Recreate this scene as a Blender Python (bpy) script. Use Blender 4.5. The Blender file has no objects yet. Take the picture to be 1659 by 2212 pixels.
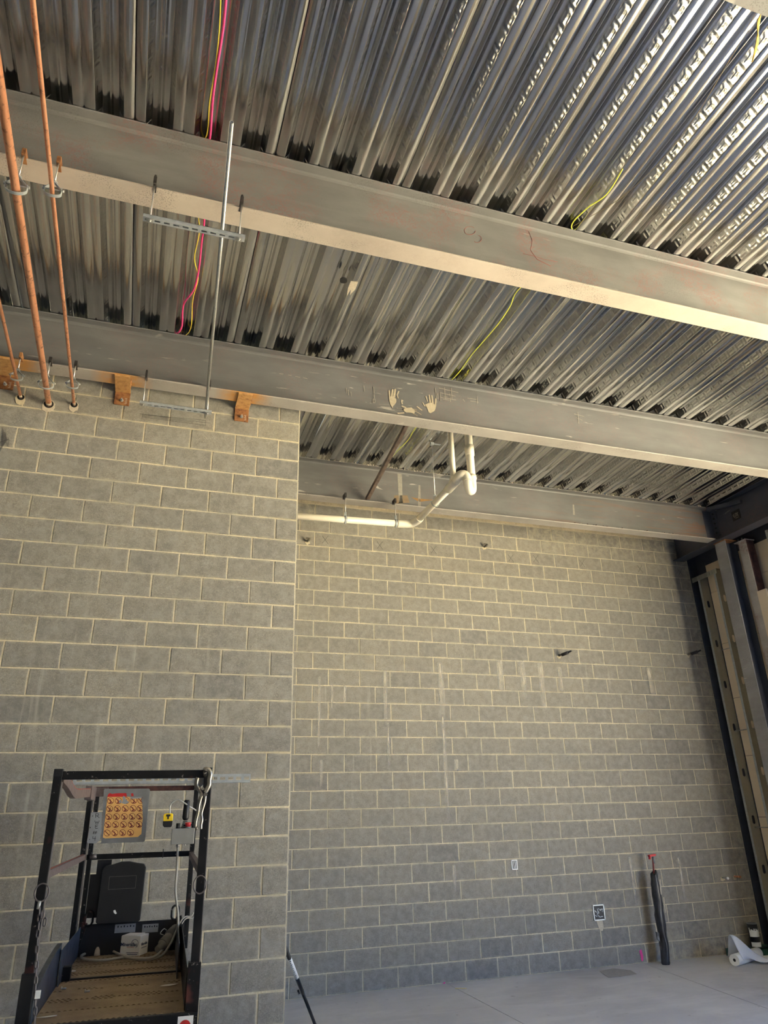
import bpy, bmesh, math, random
import numpy as np
from mathutils import Vector, Matrix
random.seed(7)
S = bpy.context.scene
COL = S.collection
# ------------------------------------------------------------------ camera (solved from the block coursing)
CAM = Vector((-1.7405, -8.7126, 1.7848)); FPX = 1529.83
CR = Vector((0.95063653, 0.30938491, 0.02389906))
CD = Vector((0.09986075, -0.37793915, -0.92042916+0.0))
R0 = ((0.95063653,0.02389906,-0.30938491),(0.09986075,0.92042916,0.37793915),(0.29379928,-0.39017817,0.872607))
# rows: camera right / down / forward in world axes (x, y, z)
def _w(r): return Vector((r[0], r[2], -r[1]))
RIGHT, DOWN, FWD = _w(R0[0]), _w(R0[1]), _w(R0[2])
cd = bpy.data.cameras.new('camera'); cam = bpy.data.objects.new('camera', cd); COL.objects.link(cam)
cd.sensor_fit = 'HORIZONTAL'; cd.sensor_width = 36; cd.lens = FPX*36/1659; cd.clip_start = .05; cd.clip_end = 500
M = Matrix((RIGHT, -DOWN, -FWD)).transposed().to_4x4(); M.translation = CAM
cam.matrix_world = M
S.camera = cam
# ------------------------------------------------------------------ light
W = bpy.data.worlds.new('sky'); S.world = W; W.use_nodes = True
nt = W.node_tree; nt.nodes.clear()
sky = nt.nodes.new('ShaderNodeTexSky'); sky.sky_type = 'NISHITA'; sky.sun_disc = False
sky.sun_elevation = math.radians(50); sky.sun_rotation = math.radians(200); sky.air_density = 1.0; sky.dust_density = .3; sky.ozone_density = 4.0; sky.altitude = 1500
bg = nt.nodes.new('ShaderNodeBackground'); bg.inputs[1].default_value = .36
wo = nt.nodes.new('ShaderNodeOutputWorld')
tint = nt.nodes.new('ShaderNodeMix'); tint.data_type = 'RGBA'; tint.blend_type = 'MULTIPLY'; tint.inputs[0].default_value = 1.0
nt.links.new(sky.outputs[0], tint.inputs[6]); tint.inputs[7].default_value = (.76, .93, 1.22, 1)
nt.links.new(tint.outputs[2], bg.inputs[0]); nt.links.new(bg.outputs[0], wo.inputs[0])
sl = bpy.data.lights.new('sun', 'SUN'); sl.energy = 72.0; sl.angle = math.radians(.6); sl.color = (1, .89, .70)
so = bpy.data.objects.new('sun', sl); COL.objects.link(so)
so.rotation_euler = Vector((-.12, .66, -.80)).to_track_quat('-Z', 'Y').to_euler(); so.location = (20, -20, 30)
S.view_settings.view_transform = 'Standard'; S.view_settings.look = 'None'
S.view_settings.exposure = 1.47; S.view_settings.gamma = 1.0; S.view_settings.use_curve_mapping = False
# ------------------------------------------------------------------ helpers
def ray(u, v): return (RIGHT*((u-829.5)/FPX) + DOWN*((v-1106)/FPX) + FWD)
def at(u, v, X=None, Y=None, Z=None):
    d = ray(u, v)
    i, val = (0, X) if X is not None else (1, Y) if Y is not None else (2, Z)
    return CAM + d*((val-CAM[i])/d[i])
def BM(): return bmesh.new()
def box(bm, lo, hi, mat=None):
    lo = Vector(lo); hi = Vector(hi)
    vs = [bm.verts.new((x, y, z)) for x in (lo.x, hi.x) for y in (lo.y, hi.y) for z in (lo.z, hi.z)]
    if mat is not None:
        for v in vs: v.co = mat @ v.co
    for f in ((0,1,3,2),(4,6,7,5),(0,4,5,1),(2,3,7,6),(0,2,6,4),(1,5,7,3)): bm.faces.new([vs[i] for i in f])
    return vs
def frame(d):
    d = d.normalized(); a = Vector((0,0,1)) if abs(d.z) < .9 else Vector((1,0,0))
    u = d.cross(a).normalized(); return u, d.cross(u).normalized()
def bar(bm, a, b, w, h, up=None):
    a = Vector(a); b = Vector(b); d = (b-a)
    n = d.normalized()
    if up is None: s, t = frame(d)
    else:
        up = Vector(up); s = n.cross(up).normalized(); t = s.cross(n).normalized()
    m = Matrix((s, t, n)).transposed().to_4x4(); m.translation = a
    return box(bm, (-w/2, -h/2, 0), (w/2, h/2, d.length), m)
def tube(bm, pts, r, seg=10, cap=True, closed=False):
    pts = [Vector(p) for p in pts]; n = len(pts); rings = []
    rr = r if isinstance(r, (list, tuple)) else [r]*n
    u = None
    for i, p in enumerate(pts):
        if closed: d = pts[(i+1) % n]-pts[i-1]
        else: d = (pts[min(i+1, n-1)]-pts[max(i-1, 0)])
        d.normalize()
        if u is None: u, v = frame(d)
        else:
            u = (u-d*u.dot(d)).normalized(); v = d.cross(u).normalized()
        rings.append([bm.verts.new(p+(u*math.cos(2*math.pi*k/seg)+v*math.sin(2*math.pi*k/seg))*rr[i]) for k in range(seg)])
    m = n if closed else n-1
    for i in range(m):
        A = rings[i]; B = rings[(i+1) % n]
        for k in range(seg):
            f = bm.faces.new((A[k], A[(k+1) % seg], B[(k+1) % seg], B[k])); f.smooth = True
    if cap and not closed:
        bm.faces.new(rings[0]); bm.faces.new(rings[-1])
def pipe_open(bm, a, b, ro, ri, seg=20):
    a = Vector(a); b = Vector(b); d = (b-a).normalized(); u, v = frame(d)
    R = []
    for p, r in ((a, ri), (a, ro), (b, ro), (b, ri)):
        R.append([bm.verts.new(p+(u*math.cos(2*math.pi*k/seg)+v*math.sin(2*math.pi*k/seg))*r) for k in range(seg)])
    for i in range(4):
        A = R[i]; B = R[(i+1) % 4]
        for k in range(seg):
            f = bm.faces.new((A[k], A[(k+1) % seg], B[(k+1) % seg], B[k])); f.smooth = i in (1, 3)
def smooth_path(pts, n=6):
    P = [Vector(p) for p in pts]; out = []
    for i in range(len(P)-1):
        p0 = P[max(i-1, 0)]; p1 = P[i]; p2 = P[i+1]; p3 = P[min(i+2, len(P)-1)]
        for k in range(n):
            t = k/n
            out.append(.5*((2*p1)+(p2-p0)*t+(2*p0-5*p1+4*p2-p3)*t*t+(3*p1-p0-3*p2+p3)*t**3))
    out.append(P[-1]); return out
def prism(bm, pts, off):
    off = Vector(off); a = [bm.verts.new(p) for p in pts]; b = [bm.verts.new(Vector(p)+off) for p in pts]
    bm.faces.new(a); bm.faces.new(b[::-1]); n = len(a)
    for i in range(n): bm.faces.new((a[i], b[i], b[(i+1) % n], a[(i+1) % n]))
def hexnut(bm, c, d, r, h):
    c = Vector(c); d = Vector(d).normalized(); tube(bm, [c-d*h/2, c+d*h/2], r, 6)
STUFFY = ('chalk_mark', 'dust_smear', 'marker_scrawl', 'mortar_smear', 'pencil_line', 'pencil_scribble', 'paint_scribble', 'weld_bead', 'red_scrape', 'print', 'pictograms', 'torn_area', 'rivet_hole', 'pale_sticker')
def obj(name, bm, mat, parent=None, bevel=0):
    bmesh.ops.recalc_face_normals(bm, faces=bm.faces[:])
    me = bpy.data.meshes.new(name); bm.to_mesh(me); bm.free()
    o = bpy.data.objects.new(name, me); COL.objects.link(o); me.materials.append(mat)
    if parent is not None:
        o.parent = parent; o.matrix_parent_inverse = PW[parent.name].inverted()
    if name in STUFFY: o['kind'] = 'stuff'
    PW[o.name] = Matrix.Identity(4)
    if bevel:
        b = o.modifiers.new('b', 'BEVEL'); b.width = bevel; b.segments = 2; b.limit_method = 'ANGLE'
    return o
PW = {}
def thing(name, label, cat, loc=(0,0,0), group=None):
    o = bpy.data.objects.new(name, None); COL.objects.link(o); o.location = loc; o.empty_display_size = .05
    PW[o.name] = Matrix.Translation(loc)
    o['label'] = label; o['category'] = cat
    if group: o['group'] = group
    return o
def tag(o, label, cat, group=None):
    o['label'] = label; o['category'] = cat
    if group: o['group'] = group
    return o
def struct(o): o['kind'] = 'structure'; return o
def copy_tree(root, delta, label=None):
    r = root.copy(); COL.objects.link(r); r.location = root.location+Vector(delta)
    if label: r['label'] = label
    PW[r.name] = PW[root.name]
    def rec(a, b):
        for ch in list(a.children):
            c = ch.copy(); COL.objects.link(c); c.parent = b; rec(ch, c)
    rec(root, r); return r
# ------------------------------------------------------------------ materials
class NB:
    def __init__(s, name):
        s.m = bpy.data.materials.new(name); s.m.use_nodes = True; s.t = s.m.node_tree
        s.p = s.t.nodes['Principled BSDF']
        s.co = s.t.nodes.new('ShaderNodeTexCoord')
    def n(s, t, **k):
        x = s.t.nodes.new(t)
        for a, b in k.items(): setattr(x, a, b)
        return x
    def l(s, a, b): s.t.links.new(a, b)
    def noise(s, scale, detail=4, rough=.55, vec=None, out='Fac', obj=True, stretch=None, dist=0):
        x = s.n('ShaderNodeTexNoise'); x.inputs['Scale'].default_value = scale; x.inputs['Detail'].default_value = detail; x.inputs['Roughness'].default_value = rough; x.inputs['Distortion'].default_value = dist
        v = vec or s.pos()
        if stretch:
            mp = s.n('ShaderNodeMapping'); mp.inputs['Scale'].default_value = stretch; s.l(v, mp.inputs[0]); v = mp.outputs[0]
        s.l(v, x.inputs['Vector']); return x.outputs[out]
    def pos(s):
        g = s.n('ShaderNodeNewGeometry'); return g.outputs['Position']
    def ramp(s, f, stops):
        r = s.n('ShaderNodeValToRGB'); e = r.color_ramp.elements
        while len(e) < len(stops): e.new(.5)
        for i, (p, c) in enumerate(stops):
            e[i].position = p; e[i].color = (*c, 1) if len(c) == 3 else c
        s.l(f, r.inputs[0]); return r.outputs[0]
    def mr(s, f, a, b, c=0, d=1):
        r = s.n('ShaderNodeMapRange'); r.clamp = True
        for i, x in enumerate((a, b, c, d)): r.inputs[i+1].default_value = x
        s.l(f, r.inputs[0]); return r.outputs[0]
    def mix(s, f, a, b, mode='MIX'):
        x = s.n('ShaderNodeMix', data_type='RGBA', blend_type=mode)
        for val, i in ((f, 0), (a, 6), (b, 7)):
            if hasattr(val, 'links') or isinstance(val, bpy.types.NodeSocket): s.l(val, x.inputs[i])
            elif i == 0: x.inputs[0].default_value = val
            else: x.inputs[i].default_value = (*val, 1)
        return x.outputs[2]
    def math(s, op, a, b=0.0):
        x = s.n('ShaderNodeMath', operation=op)
        for val, i in ((a, 0), (b, 1)):
            if isinstance(val, bpy.types.NodeSocket): s.l(val, x.inputs[i])
            else: x.inputs[i].default_value = val
        return x.outputs[0]
    def sep(s, v=None):
        x = s.n('ShaderNodeSeparateXYZ'); s.l(v or s.pos(), x.inputs[0]); return x.outputs
    def bump(s, h, strength=.3, dist=.002):
        b = s.n('ShaderNodeBump'); b.inputs['Strength'].default_value = strength; b.inputs['Distance'].default_value = dist
        s.l(h, b.inputs['Height']); s.l(b.outputs[0], s.p.inputs['Normal'])
    def set(s, **k):
        mp = dict(col='Base Color', rough='Roughness', metal='Metallic', spec='Specular IOR Level', alpha='Alpha', trans='Transmission Weight', sheen='Sheen Weight')
        for a, b in k.items():
            i = s.p.inputs[mp[a]]
            if isinstance(b, bpy.types.NodeSocket): s.l(b, i)
            elif a == 'col': i.default_value = (*b, 1)
            else: i.default_value = b
        return s
def simple(name, col, rough=.6, metal=0, var=.12, scale=30, bump=0):
    b = NB(name); f = b.noise(scale, 3)
    hi = tuple(min(1, c*(1+var)) for c in col); lo = tuple(c*(1-var) for c in col)
    b.set(col=b.ramp(f, [(.3, lo), (.7, hi)]), rough=rough, metal=metal)
    if bump: b.bump(b.noise(scale*6, 3), bump, .001)
    return b.m
def block_mat(name, base, dirty=True):
    b = NB(name)
    at_ = b.n('ShaderNodeAttribute'); at_.attribute_name = 'tone'
    f1 = b.noise(190, 4, .75); f2 = b.noise(2.2, 5, .6); f3 = b.noise(90, 2)
    c = b.ramp(f1, [(.30, tuple(x*.2 for x in base)), (.42, tuple(x*.72 for x in base)), (.58, base), (.72, tuple(min(1, x*1.9) for x in base))])
    c = b.mix(b.mr(at_.outputs['Fac'], 0, 1, 0, 1), b.mix(1.0, c, (.70, .70, .73), 'MULTIPLY'), b.mix(1.0, c, (1.24, 1.17, 1.06), 'MULTIPLY'))
    c = b.mix(b.mr(f2, .42, .68, 0, .6), c, tuple(x*.66 for x in base))
    c = b.mix(b.mr(b.noise(7, 5, .65), .6, .75, 0, .4), c, tuple(min(1, x*1.35) for x in base))
    c = b.mix(b.mr(b.noise(75, 3, .7), .38, .62, .55, 0), c, tuple(x*.55 for x in base))
    c = b.mix(b.mr(b.noise(13, 5, .7), .40, .66, 0, .35), c, tuple(min(1, x*1.3) for x in base))
    gs = b.sep(b.co.outputs['Generated']); gx = b.math('ABSOLUTE', b.math('SUBTRACT', gs[0], .5)); gz = b.math('ABSOLUTE', b.math('SUBTRACT', gs[2], .5))
    ed = b.math('MAXIMUM', b.mr(gx, .455, .5), b.mr(gz, .40, .5))
    c = b.mix(b.math('MULTIPLY', b.math('MULTIPLY', ed, b.mr(b.noise(11, 4, .7), .42, .62)), .65), c, (.50, .44, .31))
    # pale lime streaks that run down the wall, scuffs
    z = b.sep()[2]
    st = b.noise(1, 3, .6, stretch=(9, 9, .55)); band = b.math('MULTIPLY', b.mr(z, 1.0, 2.2), b.mr(z, 4.1, 3.6))
    st = b.math('MULTIPLY', b.mr(st, .62, .72), band)
    st = b.math('MULTIPLY', st, b.mr(b.noise(1.1, 2), .45, .6))
    c = b.mix(b.math('MULTIPLY', st, .45), c, (.62, .57, .46))
    sc = b.math('MULTIPLY', b.mr(b.noise(5, 6, .75, dist=1.5), .66, .74), b.mr(b.noise(60, 2), .45, .6))
    c = b.mix(b.math('MULTIPLY', sc, .6), c, (.66, .6, .5))
    b.set(col=c, rough=.92, spec=.25)
    b.bump(b.math('ADD', f1, b.math('MULTIPLY', f3, .5)), .55, .0025)
    return b.m
m_block = block_mat('block', (.325, .308, .270))
m_blocktan = block_mat('block_tan', (.6, .51, .36))
def mortar_mat():
    b = NB('mortar'); f = b.noise(60, 4)
    c = b.ramp(f, [(.3, (.56, .475, .32)), (.7, (.76, .665, .47))])
    c = b.mix(b.mr(b.noise(1.5, 4), .45, .65, 0, .5), c, (.36, .29, .18))
    c = b.mix(b.mr(b.noise(2.3, 6, .75), .42, .66, 0, .8), c, (.36, .335, .27))
    b.set(col=c, rough=.95, spec=.2); b.bump(b.noise(180, 3), .5, .002); return b.m
m_mortar = mortar_mat()
def steel_mat(name, base, red=.5, rust=None, seed=0):
    b = NB(name); p = b.n('ShaderNodeVectorMath', operation='ADD'); b.l(b.pos(), p.inputs[0]); p.inputs[1].default_value = (seed*3.7, seed*1.3, 0)
    v = p.outputs[0]
    big = b.noise(1.3, 5, .6, vec=v, stretch=(1, 1, 2.4)); c = b.ramp(big, [(.3, tuple(x*.8 for x in base)), (.7, tuple(x*1.18 for x in base))])
    c = b.mix(b.mr(b.noise(2.2, 5, .6, vec=v, stretch=(.6, 1, 5)), .5, .75, 0, .35), c, tuple(min(1, x*1.45) for x in base))
    if red:
        ms = b.math('MULTIPLY', b.mr(b.noise(2.6, 3, .5, vec=v), .46, .60), b.mr(b.noise(45, 3, .7, vec=v, dist=1.0), .44, .60))
        c = b.mix(b.math('MULTIPLY', ms, red), c, (.26, .10, .085))
        m2 = b.math('MULTIPLY', b.mr(b.noise(3.3, 3, .5, vec=v), .5, .64), b.mr(b.noise(120, 2, .7, vec=v), .55, .62))
        c = b.mix(b.math('MULTIPLY', m2, .6), c, (.1, .09, .08))
    # chalky scratches
    m3 = b.math('MULTIPLY', b.mr(b.noise(1, 3, .5, vec=v, stretch=(4, 4, 26), dist=.4), .66, .72), b.mr(b.noise(1.7, 2, vec=v), .5, .62))
    c = b.mix(b.math('MULTIPLY', m3, .45), c, (.62, .58, .5))
    if rust: c = rust(b, c, v)
    b.set(col=c, rough=.5, metal=.0, spec=.5); b.bump(b.noise(25, 4, vec=v), .12, .002); return b.m
m_steelA = steel_mat('primed_steel', (.185, .18, .172), .5, seed=1)
m_steelB = steel_mat('grey_steel', (.118, .118, .118), .12, seed=2)
def rust_c(b, c, v):
    x = b.sep()[0]
    r = b.math('MULTIPLY', b.mr(b.noise(1, 4, .6, vec=v, stretch=(.8, 1, 16)), .52, .64), b.mr(x, 2.6, 4.6))
    r = b.math('MAXIMUM', r, b.math('MULTIPLY', b.mr(b.noise(6, 5, .7, vec=v), .54, .64), b.mr(x, 5.2, 5.8)))
    return b.mix(b.math('MULTIPLY', r, .6), c, (.22, .10, .045))
m_steelC = steel_mat('weathered_steel', (.128, .127, .123), .1, rust_c, seed=3)
m_flange = steel_mat('bounce_lit_flange', (.50, .43, .35), .1, seed=4)  # paler and warmer than the web: ground bounce painted into the underside colour
def rust_w(b, c, v):
    # orange heat tint beside the welded clips (x positions of the clips)
    x = b.sep()[0]; tot = None
    for cx in (-3.10, -2.22, -1.15):
        d = b.math('ABSOLUTE', b.math('SUBTRACT', x, cx)); k = b.mr(d, .10, .27, 1, 0)
        tot = k if tot is None else b.math('MAXIMUM', tot, k)
    return b.mix(b.math('MULTIPLY', tot, b.mr(b.noise(12, 4), .3, .55, .5, .95)), c, (.52, .25, .06))
m_flangeW = steel_mat('lit_heat_tinted_flange', (.34, .315, .28), .1, rust_w, seed=5)  # pale base has bounce light painted in; the orange clip tint is its own
m_darksteel = steel_mat('dark_blue_grey_steel', (.055, .06, .075), .15, seed=6)
def galv(name, base, rough, st=(6, .35, 6), spots=True):
    b = NB(name); v = b.co.outputs['Object']
    if not spots:
        f = b.noise(260, 2, .6, vec=v, stretch=(1, .02, 1)); b.set(col=b.ramp(f, [(.3, tuple(x*.93 for x in base)), (.7, base)]), rough=rough, metal=1.0); return b.m
    f = b.noise(4, 4, .6, vec=v, stretch=st); c = b.ramp(f, [(.3, tuple(x*.9 for x in base)), (.7, base)])
    if spots: c = b.mix(b.mr(b.noise(30, 4, .7, vec=v, stretch=(1, .2, 1)), .62, .75, 0, .35), c, (.85, .85, .8))
    b.set(col=c, rough=b.mr(b.noise(9, 3, vec=v, stretch=(2, .1, 2)), .3, .7, rough*.85, rough*1.2), metal=1.0); 
    return b.m
m_deck = galv('galvanised_deck', (.60, .60, .585), .17, (3, .12, 3), False)
m_galv = simple('galvanised_steel', (.46, .49, .50), .4, .45, .15, 30)
m_zinc = simple('zinc_plated', (.42, .42, .40), .34, .6, .15, 60)
m_rod = simple('threaded_rod', (.62, .6, .56), .35, 1, .3, 400)
m_black = simple('black_iron', (.035, .03, .028), .55, .3, .3, 40)
def copper():
    b = NB('copper'); c = b.ramp(b.noise(3, 4, .6, stretch=(8, 1.2, 8)), [(.3, (.66, .29, .15)), (.7, (.88, .45, .27))])
    c = b.mix(b.math('MULTIPLY', b.mr(b.noise(26, 4, .7), .55, .68), .75), c, (.2, .08, .05))
    b.set(col=c, rough=.4, metal=.7); return b.m
m_copper = copper()
m_pvc = simple('pvc', (.84, .77, .62), .38, 0, .06, 5)
m_pvcw = simple('pvc_print', (.35, .33, .28), .5)
def rustm():
    b = NB('rusty_plate'); c = b.ramp(b.noise(22, 5, .65), [(.3, (.13, .05, .02)), (.5, (.30, .13, .05)), (.72, (.42, .2, .07))])
    b.set(col=c, rough=.75, metal=.2); b.bump(b.noise(60, 3), .3, .002); return b.m
m_rust = rustm()
def tintm():
    b = NB('heat_tinted_plate'); z = b.sep()[2]
    c = b.ramp(b.noise(22, 5, .65), [(.3, (.30, .14, .05)), (.5, (.52, .28, .10)), (.72, (.62, .36, .14))])
    b.set(col=c, rough=.6, metal=.1); b.bump(b.noise(60, 3), .3, .002); return b.m
m_tint = tintm()
def floorm():
    b = NB('concrete_floor'); c = b.ramp(b.noise(.7, 6, .6), [(.3, (.44, .445, .45)), (.7, (.60, .605, .61))])
    c = b.mix(b.mr(b.noise(2.2, 7, .7, stretch=(.5, 2.2, 1), dist=.8), .5, .7, 0, .55), c, (.7, .7, .69))
    c = b.mix(b.mr(b.noise(1.4, 7, .75, stretch=(.6, 1.6, 1), dist=.6), .55, .72, 0, .5), c, (.34, .335, .33))
    c = b.mix(b.math('MULTIPLY', b.mr(b.noise(9, 3), .68, .74), .6), c, (.16, .15, .14))
    b.set(col=c, rough=b.mr(b.noise(3, 5), .3, .7, .4, .62), spec=.5); b.bump(b.noise(40, 4), .12, .002); return b.m
m_floor = floorm()
m_ground = simple('sunlit_ground', (.53, .505, .40), .95, 0, .15, .4)
m_shell = simple('plain_wall', (.20, .195, .19), .9)
m_slab = simple('deck_topping', (.12, .12, .12), .9)
m_cream = simple('cream_sheathing', (.74, .62, .46), .8, 0, .04, 3)
m_navy = simple('dark_membrane_and_shade', (.045, .05, .065), .6, 0, .2, 3)  # membrane colour, also used as painted shade in column and behind stud
m_joint = simple('joint_line', (.35, .3, .16), .8)
m_yellow = simple('yellow_jacket', (.82, .62, .06), .4)
m_lime = simple('lime_yellow_jacket', (.80, .78, .10), .4)
m_pink = simple('pink_jacket', (.80, .06, .22), .4)
m_pinkp = simple('pink_paint', (.80, .07, .28), .8)
m_gold = simple('brass_wire', (.55, .36, .08), .4, .6)
m_pencil = simple('pencil_line', (.07, .065, .06), .8)
m_white = simple('white_plastic', (.80, .80, .78), .4, 0, .04, 20)
m_black2 = simple('black_plastic', (.007, .007, .008), .5, 0, .3, 12)
def liftblack():
    b = NB('worn_black_paint'); c = b.ramp(b.noise(9, 4), [(.3, (.004, .004, .004)), (.7, (.013, .012, .012))])
    c = b.mix(b.math('MULTIPLY', b.mr(b.noise(38, 4, .7), .64, .7), .8), c, (.30, .26, .24))
    c = b.mix(b.math('MULTIPLY', b.mr(b.noise(6, 3), .62, .7), .6), c, (.16, .05, .04))
    b.set(col=c, rough=.42, spec=.3); return b.m
m_lift = liftblack()
m_edge = simple('scraped_and_highlight_steel', (.15, .13, .125), .45, .5)
m_rail2 = simple('worn_pinkish_steel', (.14, .105, .10), .5, .2, .3, 30)
m_redscr = simple('red_primer', (.42, .07, .05), .6)
m_blueg = simple('blue_grey_scuffed_steel', (.06, .07, .085), .45, .3, .5, 14)
def tread():
    b = NB('muddy_tread')
    c = b.ramp(b.noise(6, 5, .65), [(.3, (.20, .14, .08)), (.7, (.36, .27, .16))])
    b.set(col=c, rough=.75); return b.m
m_tread = tread()
m_sticker = simple('orange_sticker', (.80, .45, .14), .5, 0, .12, 12)
m_red = simple('red_print', (.55, .02, .02), .45)
m_maroon = simple('maroon_print', (.22, .03, .03), .5)
m_plate = simple('aluminium_plate', (.22, .225, .225), .5, .3, .12, 14)
m_plate2 = simple('pale_plate', (.33, .34, .345), .45, .3, .08, 14)
m_ctrl = simple('grey_enclosure', (.26, .255, .235), .5, .1, .08, 18)
m_cable = simple('grey_cable', (.36, .34, .29), .55, 0, .1, 8)
m_tapeY = simple('yellow_case', (.86, .60, .02), .35)
m_chrome = simple('nickel_plated', (.34, .31, .26), .34, 1, .1, 40)
m_card = simple('white_carton', (.74, .72, .68), .7, 0, .05, 10)
m_cardink = simple('dark_blue_ink', (.03, .04, .09), .6)
m_cardred = simple('faded_red_ink', (.5, .13, .08), .6)
m_plug = simple('grey_plug', (.19, .18, .15), .5, 0, .12, 14)
m_paper = simple('pale_paper', (.72, .68, .6), .8)
m_dust = simple('tan_dust', (.36, .31, .225), .95, 0, .12, 60)
m_chalk = simple('pale_grout', (.52, .45, .34), .95, 0, .15, 60)
m_redcap = simple('red_cap', (.5, .02, .03), .45)
m_green = simple('dark_green_steel', (.03, .09, .06), .5)
def film():
    b = NB('plastic_film'); b.set(col=(.86, .9, .96), rough=.25, trans=.25, alpha=.86); return b.m
m_film = film()
m_dark = simple('dark_void', (.01, .01, .01), .9)
def wrap():
    b = NB('black_pipe_wrap'); c = b.ramp(b.noise(14, 5, .7, stretch=(1, 1, .3)), [(.35, (.012, .012, .014)), (.62, (.05, .05, .055)), (.72, (.35, .34, .33))])
    b.set(col=c, rough=.33); b.bump(b.noise(20, 4, stretch=(1, 1, .3)), .8, .008); return b.m
m_wrap = wrap()
# ------------------------------------------------------------------ setting: ground, floor, shell
HD, SL, SK = 5.9299, -0.01709, -0.0076          # deck height at y=-4, slope, skew
def deckz(y): return HD+SL*(y+4)
b = BM(); box(b, (6.62, -60, -.32), (70, 40, -.12)); box(b, (-60, -60, -.32), (6.62, -14.3, -.12))
g = struct(obj('ground', b, m_ground)); 
fl = struct(obj('floor', (lambda q: (box(q, (-8.2, -14.2, -.3), (6.6, .2, -.02)), q)[1])(BM()), m_dark))
b = BM(); j1 = lambda y: 1.79+.0*y; j2 = lambda y: 4.40+.13*y*1.0
def slab(x0, x1):
    b = BM(); g_ = .0045
    prism(b, [(x0(-14.2)+g_, -14.2, -.02), (x1(-14.2)-g_, -14.2, -.02), (x1(-4.2)-g_, -4.2, -.02), (x0(-4.2)+g_, -4.2, -.02)], (0, 0, .02))
    prism(b, [(x0(-4.19)+g_, -4.19, -.02), (x1(-4.19)-g_, -4.19, -.02), (x1(0)-g_, -.001, -.02), (x0(0)+g_, -.001, -.02)], (0, 0, .02))
    obj('floor_slab', b, m_floor, fl)
slab(lambda y: -8.19, j1); slab(j1, j2); slab(j2, lambda y: 6.59)
# blocks -----------------------------------------------------------
BX, BZ = .4064, .2032
def set_tone(me, vals):
    a = me.attributes.new('tone', 'FLOAT', 'POINT'); a.data.foreach_set('value', vals)
def block_verts(w, h, t, ch=.004, edge=False):
    # front face on y=0 looking to -y, chamfered edges, back at y=t ; origin = lower left of the module
    x0, x1, z0, z1 = .005, w-.005, .005, h-.005
    V = [(x0+ch, 0, z0+ch), (x1-ch, 0, z0+ch), (x1-ch, 0, z1-ch), (x0+ch, 0, z1-ch),
         (x0, ch, z0), (x1, ch, z0), (x1, ch, z1), (x0, ch, z1), (x0, t, z0), (x1, t, z0), (x1, t, z1), (x0, t, z1)]
    if edge:
        V = [(x+.005+(-.012 if y == 0 else 0) if x > w/2 else x, .016 if (y == ch and x > w/2) else y, z) for x, y, z in V]
    F = [(0, 1, 2, 3), (0, 4, 5, 1), (1, 5, 6, 2), (2, 6, 7, 3), (3, 7, 4, 0), (4, 8, 9, 5), (5, 9, 10, 6), (6, 10, 11, 7), (7, 11, 8, 4)]
    return V, F
_bm = {}
def block_mesh(w, h, mat, var, edge=False):
    k = (round(w, 3), round(h, 3), mat.name, var, edge)
    if k not in _bm:
        V, F = block_verts(w, h, .035, edge=edge); rr = random.Random(var*17+3)
        V = [(x+rr.uniform(-.0012, .0012), y+(rr.uniform(-.001, .001) if y < .001 else 0), z+rr.uniform(-.0012, .0012)) for x, y, z in V]
        me = bpy.data.meshes.new('block'); me.from_pydata(V, [], F); me.materials.append(mat)
        tone = [.5, .4, .6, .45, .55, .68, .3, .6, .42, .85, .12, .5][var % 12]
        set_tone(me, [tone]*len(V)); _bm[k] = me
    return _bm[k]
def block_wall(parent, cells, origin, mat_of, limit, key):
    """cells: (x0, x1, z0, z1); the nearest `limit` become parts, the rest one joined part"""
    cells = sorted(cells, key=key); n = 0
    for c in cells[:limit]:
        w = c[1]-c[0]; h = c[3]-c[2]; rr = random.random()
        var = random.choice([0, 1, 2, 3, 4, 5, 7, 8, 11]) if rr > .07 else random.choice([6, 9, 10])
        o = bpy.data.objects.new('block', block_mesh(w, h, mat_of(c), var, parent.name == 'wall_left' and c[1] > -.001)); COL.objects.link(o); o.parent = parent
        o.matrix_parent_inverse = PW[parent.name].inverted()
        o.location = (origin[0]+c[0], origin[1]+random.uniform(-.001, .001), origin[2]+c[2]); n += 1
    rest = cells[limit:]
    for mat in {mat_of(c).name: mat_of(c) for c in rest}.values():
        V, F, T = [], [], []
        for c in rest:
            if mat_of(c) is not mat: continue
            v, f = block_verts(c[1]-c[0], c[3]-c[2], .035); k = len(V)
            V += [(origin[0]+c[0]+x, origin[1]+y, origin[2]+c[2]+z) for x, y, z in v]; F += [tuple(i+k for i in q) for q in f]
            T += [random.choice([.5, .35, .65, .45, .55, .75, .2, .6])]*len(v)
        me = bpy.data.meshes.new('blockwork'); me.from_pydata(V, [], F); me.materials.append(mat); set_tone(me, T)
        o = bpy.data.objects.new('blockwork', me); COL.objects.link(o); o.parent = parent; o['kind'] = 'stuff'
        o.matrix_parent_inverse = PW[parent.name].inverted()
# back wall: face y=0
b = BM(); box(b, (-.57, .0038, 0), (6.30, .2, 5.83)); wb = struct(obj('wall_back', b, m_mortar))
cells = []
XR = 6.297
for k in range(0, 29):
    i = -1 if k % 2 == 0 else -.5
    z0 = k*BZ; z1 = z0+(BZ if k < 28 else .14)
    x = i*BX; cells.append((-.5675, x, z0, z1))
    while x < XR-.02:
        x1 = min(x+BX, XR)
        cells.append((x, x1, z0, z1)); x = x1
block_wall(wb, cells, (0, 0, 0), lambda c: m_blocktan if c[2] > 5.6 else m_block, 300,
           lambda c: (Vector(((c[0]+c[1])/2, 0, (c[2]+c[3])/2))-CAM).length + (30 if c[2] > 5.6 or c[0] < -.1 else 0))
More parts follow.
